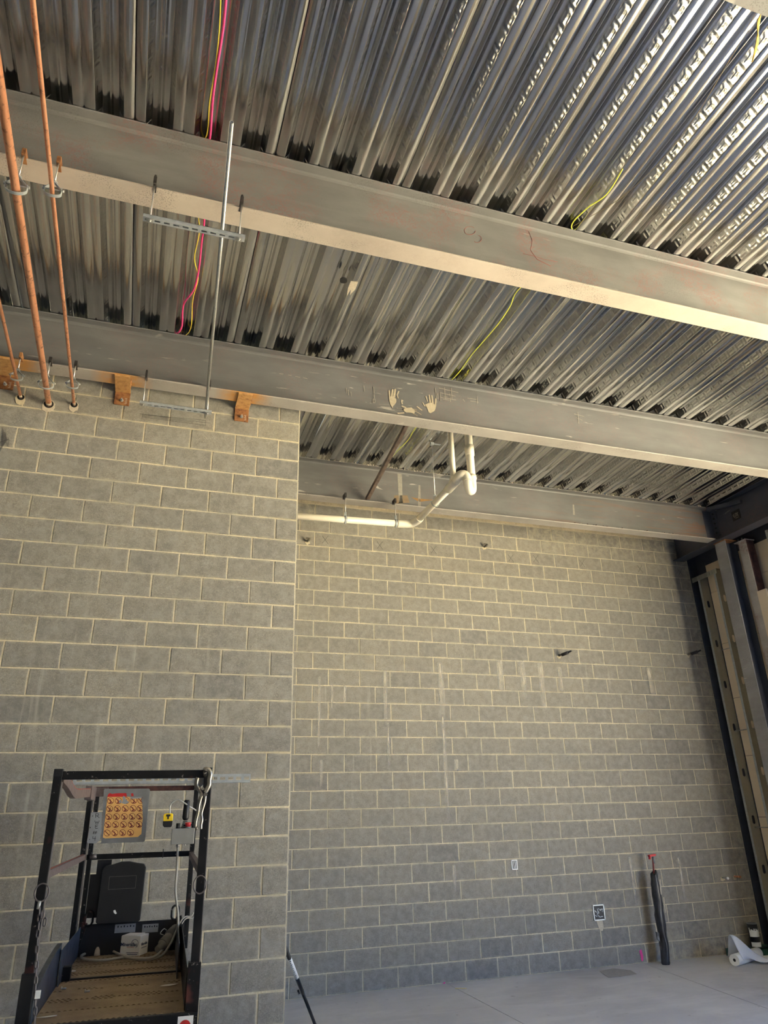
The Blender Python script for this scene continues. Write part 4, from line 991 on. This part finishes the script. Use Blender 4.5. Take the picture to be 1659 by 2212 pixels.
# lifting lugs with oval eyes
for cx_, sgn in ((.10, 1), (LW_-.09, -1)):
    b = BM(); zc = lp(195, 1984, y=FY).z if sgn > 0 else lp(395, 1972, y=FY-.05).z
    pts = []
    for i in range(20):
        a = 2*math.pi*i/20; pts.append((cx_+.022*math.cos(a), zc+.026*math.sin(a)+(.014 if math.sin(a) > 0 else -.014)))
    tube(b, [L(x, FY-.008, z) for x, z in pts], .0075, 6, closed=True)
    bar(b, L(cx_-.022*sgn, FY-.008, zc-.02), L(cx_-.05*sgn, FY-.008, zc-.14), .035, .008, ey); obj('lifting_lug', b, m_lift, lift)
# bigger dark side panel behind document box
a = lp(191, 1858, y=FY+.005); c_ = lp(240, 1990, y=FY+.005)
b = BM(); Z0 = lp(200, 1995, y=FY).z; 
box(b, (.075, FY+.004, Z0+.03), (lp(237, 1900, y=FY).x, FY+.01, zmid-.10), LM); box(b, (lp(206, 1900, y=FY).x+.0, FY+.004, zmid-.10), (lp(237, 1900, y=FY).x, FY+.01, zmid-.02), LM)
obj('side_panel', b, m_black2, lift)
# document box
b = BM(); DX0 = lp(211, 1960, y=FY-.03).x; DX1 = lp(306, 1960, y=FY-.03).x; DZ0 = lp(250, 1994, y=FY-.04).z; DZ1 = lp(270, 1868, y=FY-.04).z
fp = [(DX0, DZ0+.01), (DX0+.012, DZ0), (DX1-.012, DZ0), (DX1, DZ0+.01), (DX1+.004, DZ1-.02), (DX1-.01, DZ1), (DX1-.05, DZ1+.006), ((DX0+DX1)/2+.03, DZ1+.018), ((DX0+DX1)/2-.02, DZ1+.018), (DX0+.06, DZ1+.004), (DX0+.02, DZ1), (DX0+.002, DZ1-.02)]
prism(b, [L(x, FY-.05, z) for x, z in fp], ey*.05); dbx = obj('document_box', b, m_black2, lift, .004)
b = BM(); X0_, X1_ = lp(236, 1900, y=FY-.05).x, lp(294, 1900, y=FY-.05).x; Z0_, Z1_ = lp(260, 1920, y=FY-.05).z, lp(260, 1893, y=FY-.05).z
for s in ((X0_, Z0_, X1_, Z0_), (X0_, Z1_, X1_, Z1_), (X0_, Z0_, X0_, Z1_), (X1_, Z0_, X1_, Z1_)): bar(b, L(s[0], FY-.0505, s[1]), L(s[2], FY-.0505, s[3]), .0018, .001, ey)
obj('label_frame', b, m_edge, dbx)
b = BM(); q = lp(249, 1970, y=FY-.05); prism(b, [L(q.x-.012, FY-.0515, q.z+.008), L(q.x-.002, FY-.0515, q.z+.012), L(q.x+.010, FY-.0515, q.z-.008), L(q.x+.003, FY-.0515, q.z-.012), L(q.x-.008, FY-.0515, q.z-.004)], ey*.001); obj('white_splash', b, m_white, dbx)
# sign plate with pictogram sticker
SP = FY-.012
def sp(x, y): return lp(200+x/12.76, 1690+y/12.76, y=SP)
corner = [(310, 200), (350, 175), (1550, 170), (1585, 205), (1440, 1610), (1400, 1640), (230, 1690), (150, 1690), (215, 1640)]
b = BM(); pp = [sp(*c_) for c_ in [(310, 210), (345, 178), (1550, 172), (1583, 205), (1442, 1610), (1400, 1645), (215, 1685), (240, 1640)]]
prism(b, [L(q.x, SP, q.z) for q in pp], ey*.004); sg = obj('sign_plate', b, m_plate, lift)
pp = [sp(*c_) for c_ in [(410, 400), (1000, 395), (1160, 440), (1340, 440), (1370, 620), (1385, 1000), (1355, 1250), (1345, 1420), (1250, 1505), (350, 1545), (285, 1520)]]
b = BM(); prism(b, [L(q.x, SP-.0012, q.z) for q in pp], ey*.001); st = obj('sticker', b, m_sticker, sg)
pp = [sp(*c_) for c_ in [(405, 398), (425, 340), (470, 295), (540, 320), (640, 305), (720, 300), (930, 298), (945, 395)]]
b = BM(); prism(b, [L(q.x, SP-.0012, q.z) for q in pp], ey*.001); pp = [sp(*c_) for c_ in [(1060, 305), (1120, 300), (1135, 380), (1065, 385)]]; prism(b, [L(q.x, SP-.0012, q.z) for q in pp], ey*.001); obj('torn_red_header', b, m_red, sg)
b = BM()
rowsP = [(510, [495, 710, 925, 1135, 1330]), (730, [470, 685, 900, 1115, 1310]), (950, [445, 660, 875, 1090, 1300]), (1170, [425, 635, 850, 1065, 1280]), (1395, [400, 612, 828, 1045])]
for (yc_, xs) in rowsP:
    for xi, xc_ in enumerate(xs):
        N = 20; ro, ri = 92, 80; yc2 = yc_-(xc_-400)*.012
        a = [sp(xc_+ro*math.cos(2*math.pi*i/N), yc2+ro*math.sin(2*math.pi*i/N)) for i in range(N)]; c_ = [sp(xc_+ri*math.cos(2*math.pi*i/N), yc2+ri*math.sin(2*math.pi*i/N)) for i in range(N)]
        lim = sp(1378, yc2).x
        A = [b.verts.new(L(min(q.x, lim), SP-.0021, q.z)) for q in a]; C = [b.verts.new(L(min(q.x, lim), SP-.0021, q.z)) for q in c_]
        for i in range(N):
            try: b.faces.new((A[i], A[(i+1) % N], C[(i+1) % N], C[i]))
            except ValueError: pass
        p1 = sp(xc_-62, yc2-55); p2 = sp(min(xc_+60, 1370), yc2+60); bar(b, L(p1.x, SP-.0024, p1.z), L(p2.x, SP-.0024, p2.z), .0042, .0006, ey)
        if not (yc_ > 1300 and xi == 0):
            w = 42; p1 = sp(xc_-w, yc2+72); p2 = sp(xc_+w*.6, yc2+70); p3 = sp(xc_+20, yc2+42); p4 = sp(xc_-w*.7, yc2+45)
            if xc_+w < 1370: prism(b, [L(q.x, SP-.0030, q.z) for q in (p1, p2, p3, p4)], ey*.0005)
            rg = random.Random(int(xc_+yc_)); p5 = sp(xc_+rg.uniform(-20, 25), yc2-rg.uniform(20, 45)); p6 = sp(xc_+rg.uniform(-10, 10), yc2+40); bar(b, L(p5.x, SP-.0033, p5.z), L(p6.x, SP-.0033, p6.z), .004, .0006, ey)
obj('pictograms', b, m_maroon, sg)
b = BM()
for cs in ([(830, 400), (860, 370), (900, 400), (905, 450), (1010, 560), (900, 600), (800, 570), (840, 480)], [(1020, 420), (1350, 400), (1345, 440), (1160, 450), (1030, 450)], [(730, 500), (800, 480), (800, 570), (740, 560)]):
    pp = [sp(*c_) for c_ in cs]; prism(b, [L(q.x, SP-.0038, q.z) for q in pp], ey*.0008)
obj('torn_area', b, m_plate2, sg)
# hand-lettered plate RWE # 4
def np_(x, y): return lp(80+x/8.295, 1640+y/8.295, y=SP-.004)
pp = [np_(*c_) for c_ in [(965, 960), (1000, 948), (1160, 952), (1150, 1300), (1120, 1460), (1050, 1510), (905, 1505), (895, 1480), (930, 1280)]]
b = BM(); prism(b, [L(q.x, SP-.004, q.z) for q in pp], ey*.003); npl = obj('name_plate', b, m_plate2, lift)
b = BM()
G = {'R': ([(0, 0), (0, 1)], [(0, 1), (.7, .95), (.8, .7), (.6, .5), (0, .48)], [(.3, .5), (.95, 0)]), 'W': ([(0, 1), (.25, 0), (.5, .7), (.7, 0), (1, 1)],),
     'E': ([(.9, 1), (.05, 1), (0, .5), (0, 0), (.8, 0)], [(0, .52), (.7, .55)]), '#': ([(.25, 1), (.05, 0)], [(.75, 1), (.5, 0)], [(0, .65), (1, .7)], [(-.1, .3), (.9, .35)]), '4': ([(.1, 1), (0, .45), (.9, .5)], [(.8, 1), (.65, -.1)])}
for ch, (x, y, w, h) in {'R': (1050, 1050, 70, 75), 'W': (1035, 1155, 80, 55), 'E': (1045, 1238, 55, 60), '#': (1005, 1345, 75, 60), '4': (995, 1455, 65, 75)}.items():
    for stv in G[ch]:
        pts = [np_(x+w*a, y-h*c_) for a, c_ in stv]
        for p_, q_ in zip(pts[:-1], pts[1:]): bar(b, L(p_.x, SP-.0052, p_.z), L(q_.x, SP-.0052, q_.z), .0024, .0008, ey)
obj('lettering', b, m_black2, npl)
b = BM()
for x, y in ((1000, 1018), (945, 1440), (955, 1225)): q = np_(x, y); tube(b, [L(q.x, SP-.0038, q.z), L(q.x, SP-.004, q.z)], .004, 10)
obj('rivet_hole', b, m_black2, npl)
# control box
CY = FY-.14
def cp(u, v, y=CY): return lp(260+u/7.54, 1640+v/7.54, y=y)
A = cp(840, 1130); B_ = cp(1195, 1380); 
cb = lb('control_box', (A.x, CY, B_.z), (B_.x, CY+.11, A.z), m_ctrl, lift, .004)
lb('box_bracket', (B_.x-.01, CY+.03, B_.z+.02), (LW_-.028, CY+.06, B_.z+.06), m_lift)
b = BM(); jz = A.z; jx, jy = cp(1060, 985, CY+.075).x, CY+.075
for k in range(6): tube(b, [L(jx, jy, jz+k*.009), L(jx, jy, jz+.006+k*.009)], .026-.0028*k, 14)
bt = obj('joystick_boot', b, m_black2, cb)
b = BM(); tube(b, [L(jx, jy, jz+.05), L(jx, jy, jz+.062), L(jx+.001, jy-.002, jz+.16), L(jx+.001, jy-.002, jz+.17)], [.017, .021, .020, .014], 16); obj('joystick', b, m_black2, cb)
b = BM(); rx = cp(1105, 1060).x; tube(b, [L(rx, CY+.03, jz), L(rx, CY+.03, jz+.008)], .015, 14); obj('button_collar', b, m_plate, cb)
b = BM(); tube(b, [L(rx, CY+.03, jz+.008), L(rx, CY+.03, jz+.022), L(rx, CY+.03, jz+.034)], [.015, .018, .019], 16); obj('red_stop_button', b, m_redcap, cb)
b = BM(); box(b, (rx-.03, CY+.028, jz+.014), (rx+.03, CY+.034, jz+.024), LM); obj('button_guard', b, m_black2, cb)
kx = cp(942, 1090).x
b = BM(); tube(b, [L(kx, CY+.025, jz), L(kx, CY+.025, jz+.012)], .014, 14); tube(b, [L(kx, CY+.055, jz), L(kx, CY+.055, jz+.03)], .013, 12); obj('switch_knob', b, m_black2, cb)
b = BM(); q = cp(940, 1400); tube(b, [L(q.x, CY+.05, B_.z-.022), L(q.x, CY+.05, B_.z+.002)], .008, 10); hexnut(b, L(q.x, CY+.05, B_.z-.008), (0, 0, 1), .012, .01); tube(b, [L(q.x+.045, CY+.05, B_.z-.01), L(q.x+.045, CY+.05, B_.z)], .004, 8); obj('cable_gland', b, m_zinc, cb)
# pale cable from box to the plug
FL = lambda u, v, z=.012: L(*lp(u, v, z=z))
pts = [L(q.x, CY+.05, B_.z-.015), L(*lp(382, 1880, y=CY+.02)), L(*lp(379, 1925, y=CY)), L(*lp(384, 1970, y=CY)), L(*lp(384, 2000, y=CY-.02)), L(*lp(376, 2022, y=CY-.05)), FL(360, 2052, .03), FL(345, 2066, .014), FL(315, 2073, .010), FL(270, 2068, .010), FL(225, 2074, .010), FL(185, 2072, .010), FL(176, 2064, .010), FL(200, 2056, .010), FL(235, 2052, .012), FL(255, 2060, .012), FL(285, 2069, .022), FL(330, 2068, .026), FL(352, 2050, .03)]
b = BM(); tube(b, smooth_path(pts, 5), .0072, 8); obj('control_cable', b, m_cable, lift)
# plug and socket lying at the rear right
t = thing('cable_connector', 'grey twist-lock cable connector lying at the rear right of the lift deck', 'connector', L(*lp(365, 2040, z=.03)))
p0 = L(*lp(340, 2052, z=.035)); p1 = L(*lp(382, 2010, y=FY-.08)); dd = (p1-p0)
b = BM(); tube(b, [p0, p0+dd*.22, p0+dd*.26], [.020, .022, .03], 14); obj('strain_relief', b, m_plug, t)
b = BM(); tube(b, [p0+dd*.26, p0+dd*.62], .034, 14); obj('plug_body', b, m_plug, t)
b = BM(); tube(b, [p0+dd*.60, p0+dd*.66, p0+dd*1.0], [.036, .041, .040], 14); obj('socket_body', b, simple('dark_grey_plug', (.11, .11, .10), .5), t)
b = BM(); tube(b, smooth_path([p0+dd*.6+Vector((-.036, -.01, .02)), p0+dd*.55+Vector((-.05, -.01, .035)), p0+dd*.68+Vector((-.045, -.01, .045)), p0+dd*.75+Vector((-.036, -.01, .03))], 4), .0025, 6); obj('latch_wire', b, m_zinc, t)
# striped pigtail to right of it
b = BM(); a = p0+dd*1.0
tube(b, smooth_path([a, L(*lp(392, 1988, y=FY-.07)), L(*lp(402, 1980, y=FY-.06)), L(*lp(412, 1980, y=FY-.06)), L(*lp(418, 1971, y=FY-.06))], 4), .005, 8)
tube(b, smooth_path([a+Vector((.01, 0, 0)), L(*lp(396, 1990, y=FY-.075)), L(*lp(405, 1983, y=FY-.065)), L(*lp(416, 1984, y=FY-.06)), L(*lp(420, 1974, y=FY-.06))], 4), .004, 8); obj('pigtail', b, m_cable, t)
# carton with print
t = thing('carton', 'small white printed carton standing on the lift deck', 'box', L(*lp(296, 2060, z=0)))
c0 = lp(266, 2061, z=0); c1 = lp(311, 2063, z=0); yb = (c0.y+c1.y)/2; bx0, bx1 = c0.x, c1.x; hz = lp(290, 2019, y=yb).z; dp = .11; rot = Matrix.Rotation(math.radians(-24), 4, 'Z')
ctr = Vector(((bx0+bx1)/2, yb+dp/2, 0)); w2 = (bx1-bx0)/2; ctr.y = min(ctr.y, LD-.012-.5*(dp*math.cos(.42)+2*w2*math.sin(.42)))
CM = LM @ Matrix.Translation(ctr) @ rot
b = BM(); box(b, (-w2, -dp/2, .001), (w2, dp/2, hz), CM); cbx = obj('carton_body', b, m_card, t, .0015)
b = BM(); box(b, (-w2+.002, -dp/2+.002, hz+.0005), (w2*.6, dp/2-.002, hz+.003), CM); obj('top_flap', b, m_card, cbx)
def text(s, size, loc, rotm, mat, parent, ext=.0004, bold=False):
    cu = bpy.data.curves.new('text', 'FONT'); cu.body = s; cu.size = size; cu.extrude = ext; cu.align_x = 'CENTER'
    if bold: cu.offset = size*.02
    o = bpy.data.objects.new('lettering', cu); COL.objects.link(o)
    bpy.context.view_layer.update(); dg = bpy.context.evaluated_depsgraph_get(); me = bpy.data.meshes.new_from_object(o.evaluated_get(dg))
    bpy.data.objects.remove(o); me.materials.clear(); me.materials.append(mat)
    me.transform(rotm @ Matrix.Identity(4)); me.transform(Matrix.Translation(loc))
    o = bpy.data.objects.new('lettering', me); COL.objects.link(o); o.parent = parent; o.matrix_parent_inverse = PW[parent.name].inverted(); PW[o.name] = Matrix.Identity(4); return o
CR3 = CM.to_3x3().to_4x4(); UP = Matrix.Rotation(math.pi/2, 4, 'X')
text('Minerallac', .026, CM @ Vector((-.008, -dp/2-.0012, hz*.50)), CR3 @ UP, m_cardink, cbx, bold=True)
text('FASTENERS', .009, CM @ Vector((.002, -dp/2-.0012, hz*.42)), CR3 @ UP, m_cardred, cbx)
text('Minerallac', .020, CM @ Vector((w2+.0012, 0, hz*.50)), CR3 @ Matrix.Rotation(math.pi/2, 4, 'Z') @ UP, m_cardink, cbx, bold=True)
b = BM(); tube(b, [CM @ Vector((w2*.45+.022*math.cos(a), -dp/2-.001, hz*.62+.022*math.sin(a))) for a in np.linspace(-1.2, 3.3, 18)], .001, 4)
for k, (zz, x0_, x1_) in enumerate(((.16, -.02, .055), (.08, -.015, .05))): box(b, (x0_, -dp/2-.0012, hz*zz), (x1_, -dp/2-.0002, hz*zz+.003), CM)
box(b, (w2+.0002, -.035, hz*.36), (w2+.0012, .035, hz*.36+.003), CM); obj('print', b, m_cardink, cbx)
# tape measure hung on the bent rod
b = BM(); rp = smooth_path([L(*lp(424, 1751, y=FY-.02)), L(*lp(410, 1742, y=FY-.04)), L(*lp(396, 1733, y=CY)), L(*lp(384, 1728, y=CY)), L(*lp(371, 1735, y=CY)), L(*lp(367, 1745, y=CY)), L(*lp(367, 1760, y=CY))], 4); tube(b, rp, .0045, 8); obj('bent_rod', b, m_zinc, lift)
a = cp(703, 885, CY-.004); c_ = cp(845, 1105, CY-.004)
t = thing('tape_measure', 'yellow and black tape measure hung beside the grey control box', 'tape measure', L(a.x, CY, c_.z))
b = BM(); x0_, x1_ = a.x, c_.x; zt, zb = a.z, c_.z; zmm = zt-(zt-zb)*.55
fpY = [(x0_+.003, zmm), (x0_, zt-.012), (x0_+.008, zt), (x1_-.006, zt), (x1_, zt-.008), (x1_, zmm)]
prism(b, [L(x, CY-.02, z) for x, z in fpY], ey*.034); cs_ = obj('yellow_case', b, m_tapeY, t, .003)
b = BM(); fpB = [(x0_+.001, zb+.012), (x0_, zmm), (x1_, zmm), (x1_-.002, zb+.008), (x1_-.010, zb), (x0_+.012, zb)]
prism(b, [L(x, CY-.021, z) for x, z in fpB], ey*.036); obj('black_grip', b, m_black2, t, .003)
b = BM(); mx = (x0_+x1_)/2; prism(b, [L(x, CY-.0215, z) for x, z in ((mx-.013, zt-.006), (mx+.013, zt-.006), (mx+.013, zt-.018), (mx+.005, zt-.018), (mx+.004, zt-.034), (mx-.004, zt-.034), (mx-.005, zt-.018), (mx-.013, zt-.018))], ey*.002); obj('thumb_lock', b, m_black2, t)
# locking C-clamp pliers hung on the rail
PY = -.022
def kp(x, y, d=PY): q = lp(260+x/7.54, 1640+y/7.54, y=d); return L(q.x, q.y, q.z)
t = thing('locking_clamp', 'nickel locking C-clamp pliers hanging on the lift top rail', 'pliers', kp(1340, 480))
def plate(name, pts, w, mat=m_chrome, par=None, n=4, hh=.012, d=PY):
    b = BM(); P_ = smooth_path([kp(*p, d) for p in pts], n)
    tube(b, P_, w, 8); return obj(name, b, mat, par or t)
plate('fixed_jaw', [(1375, 180), (1390, 160), (1440, 175), (1468, 240), (1450, 330), (1445, 420), (1400, 510), (1370, 545)], .0105)
plate('moving_jaw', [(1262, 300), (1245, 345), (1240, 420), (1275, 480), (1318, 540), (1330, 600)], .0095, d=PY+.012)
plate('main_handle', [(1335, 560), (1300, 660), (1275, 760), (1262, 880), (1240, 960), (1225, 1040), (1220, 1110)], [.009]*12+[.008]*13, n=4)
plate('release_handle', [(1385, 590), (1372, 700), (1335, 820), (1318, 900), (1330, 980), (1315, 1060), (1312, 1140)], .006, d=PY-.004)
b = BM(); q = kp(1340, 480, PY-.01); tube(b, [q, q+ey*.03], .007, 10); q = kp(1380, 575, PY-.012); tube(b, [q, q+ey*.03], .008, 10); q = kp(1400, 575, PY-.012); tube(b, [q, q+ey*.03], .006, 10); obj('pivot_rivet', b, m_chrome, t)
b = BM(); tube(b, [kp(1232, 1100), kp(1250, 1150)], .0075, 10); obj('adjusting_screw', b, m_chrome, t)
b = BM(); tube(b, [kp(1378, 195), L(*lp(260+1380/7.54, 1640+260/7.54, y=-.0))], .009, 10); obj('jaw_pad', b, m_chrome, t)
# slotted strut across the rails
sy = .42; zt_ = ZT+.0
a = lp(140, 1683, z=ZT-.012); c_ = lp(540, 1684, z=ZT-.012)
t = thing('slotted_strut', 'loose slotted grey strut channel lying across the lift side rails', 'strut channel', L(.4, sy, ZT))
A_ = L(.035, .93, ZT+.012); 
qa = lp(143, 1682, y=.62); qb = lp(541, 1684, y=.62)
b = BM(); x0_, x1_ = qa.x, qb.x; zz = (qa.z+qb.z)/2; hh = .0205; n = 22
yy0 = .62; 
box(b, (x0_, yy0, zz-hh), (x1_, yy0+.0025, zz-.008), LM); box(b, (x0_, yy0, zz+.008), (x1_, yy0+.0025, zz+hh), LM)
pt_ = (x1_-x0_)/n
for i in range(n+1):
    xx = x0_+i*pt_; box(b, (max(x0_, xx-.008), yy0, zz-.008), (min(x1_, xx+.008), yy0+.0025, zz+.008), LM)
box(b, (x0_, yy0, zz-hh-.0022), (x1_, yy0+.041, zz-hh), LM); box(b, (x0_, yy0, zz+hh), (x1_, yy0+.041, zz+hh+.0022), LM)
obj('channel', b, m_galv, t)
# chain with ring on the left post, ring on the right post
b = BM(); q = lp(90, 1928, y=-.012)
tube(b, [L(q.x+.028*math.cos(a), -.012, q.z+.034*math.sin(a)) for a in np.linspace(0, 2*math.pi, 25)[:-1]], .0035, 6, closed=True); obj('ring', b, m_edge, lift)
b = BM(); q = lp(432, 1911, y=-.012)
tube(b, [L(q.x+.028*math.cos(a), -.012, q.z+.036*math.sin(a)) for a in np.linspace(0, 2*math.pi, 25)[:-1]], .0035, 6, closed=True); obj('ring', b, m_edge, lift)
ch = BM(); q0 = lp(86, 1946, y=-.014)
tube(ch, [L(q0.x, -.016, q0.z), L(q0.x-.002, -.016, q0.z-.03)], .007, 8); chain = obj('chain_clip', ch, m_zinc, lift)
def link_mesh(bm_, c, ax, sd, l=.030, w=.018, r=.0034):
    pts = []
    for i in range(12):
        a = 2*math.pi*i/12; pts.append(c+sd*(w/2-r)*math.cos(a)+ax*((l/2-w/2)*(1 if math.sin(a) > 0 else -1)+(w/2)*math.sin(a)))
    tube(bm_, pts, r, 5, closed=True)
cp_ = [lp(86, 1955, y=-.016), lp(85, 1980, y=-.016), lp(81, 2030, y=-.018), lp(79, 2080, y=-.02), lp(77, 2130, y=-.022), lp(76, 2180, y=-.024), lp(74, 2230, y=-.024)]
cpw = smooth_path([L(*q) for q in cp_], 12)
acc = 0; last = cpw[0]; k = 0
for p_, q_ in zip(cpw[:-1], cpw[1:]):
    acc += (q_-p_).length
    if acc >= .0235:
        axd = (q_-last).normalized(); b = BM(); link_mesh(b, q_, axd, (ex if k % 2 else ey)); obj('chain_link', b, m_edge, chain); acc = 0; last = q_; k += 1
b = BM()
for q1, q2 in (((92, 1975), (96, 1992)), ((97, 1992), (93, 2000))):
    link_mesh(b, L(*lp(*q1, y=-.02)), Vector((0, 0, 1)), ex)
obj('snap_hook', b, m_edge, lift)
b = BM(); q = lp(82, 2148, y=-.03); box(b, (q.x-.010, -.036, q.z-.014), (q.x+.010, -.028, q.z+.014), LM); obj('white_tag', b, m_white, lift)
# debris on deck
for nm, u, v, mat, lab in (('washer_disc', 157, 2098, m_paper, 'round pale knockout disc on the left of the lift deck'), ('paper_scrap', 364, 2128, m_paper, 'torn pale paper scrap on the right of the lift deck'), ('paper_strip', 98, 2196, m_paper, 'pale paper strip at the front left of the lift deck'), ('bolt', 137, 2137, m_zinc, 'small shiny bolt on the left of the lift deck'), ('bolt', 188, 2143, m_zinc, 'tiny bolt near the middle of the lift deck')):
    q = lp(u, v, z=.002); c = L(q.x, q.y, 0); b = BM()
    if nm == 'washer_disc': tube(b, [c+Vector((0, 0, .001)), c+Vector((0.0, 0, .004))], .016, 16)
    elif nm == 'paper_scrap': prism(b, [c+ex*x+ey*y+ez*.002 for x, y in ((-.04, -.01), (-.02, .01), (.0, .016), (.045, .008), (.03, -.004), (.0, -.02))], ez*.0015)
    elif nm == 'paper_strip': prism(b, [c+ex*x+ey*y+ez*.002 for x, y in ((-.035, -.008), (.03, .004), (.045, .004), (.042, -.008), (.0, -.016))], ez*.0015)
    else: tube(b, [c+ex*-.008+ez*.005, c+ex*.012+ez*.005], .004, 8); hexnut(b, c+ex*-.009+ez*.007, ex, .007, .005)
    tag(obj(nm, b, mat), lab, 'debris')
q = lp(212, 2040, y=FY-.03); b = BM(); tube(b, [L(q.x, FY-.03, .001), L(q.x, FY-.03, .03), L(q.x, FY-.03, .045)], [.018, .014, .006], 8); tag(obj('foam_lump', b, m_chalk), 'tan lump of foam against the rear toe board of the lift', 'debris')
# base of the lift (below the frame): mast sections, chassis, wheels
cx_, cy_ = .35, .75
lb('platform_frame', (.02, 0, -.10), (LW_-.02, LD, -.031), m_lift)
for k in range(4): lb('mast_section', (.25+.015*k, .95+.02*k, -.98+.02*k), (.45-.015*k, 1.12-.02*k, -.10), m_lift)
lb('chassis', (.0, .0, -.95), (LW_, LD, -.80), m_lift, lift, .01)
for x in (-.02, LW_-.03):
    for y in (.15, LD-.2):
        b = BM(); tube(b, [L(x, y, -.925), L(x+.05, y, -.925)], .105, 20); obj('wheel', b, m_black2, lift)
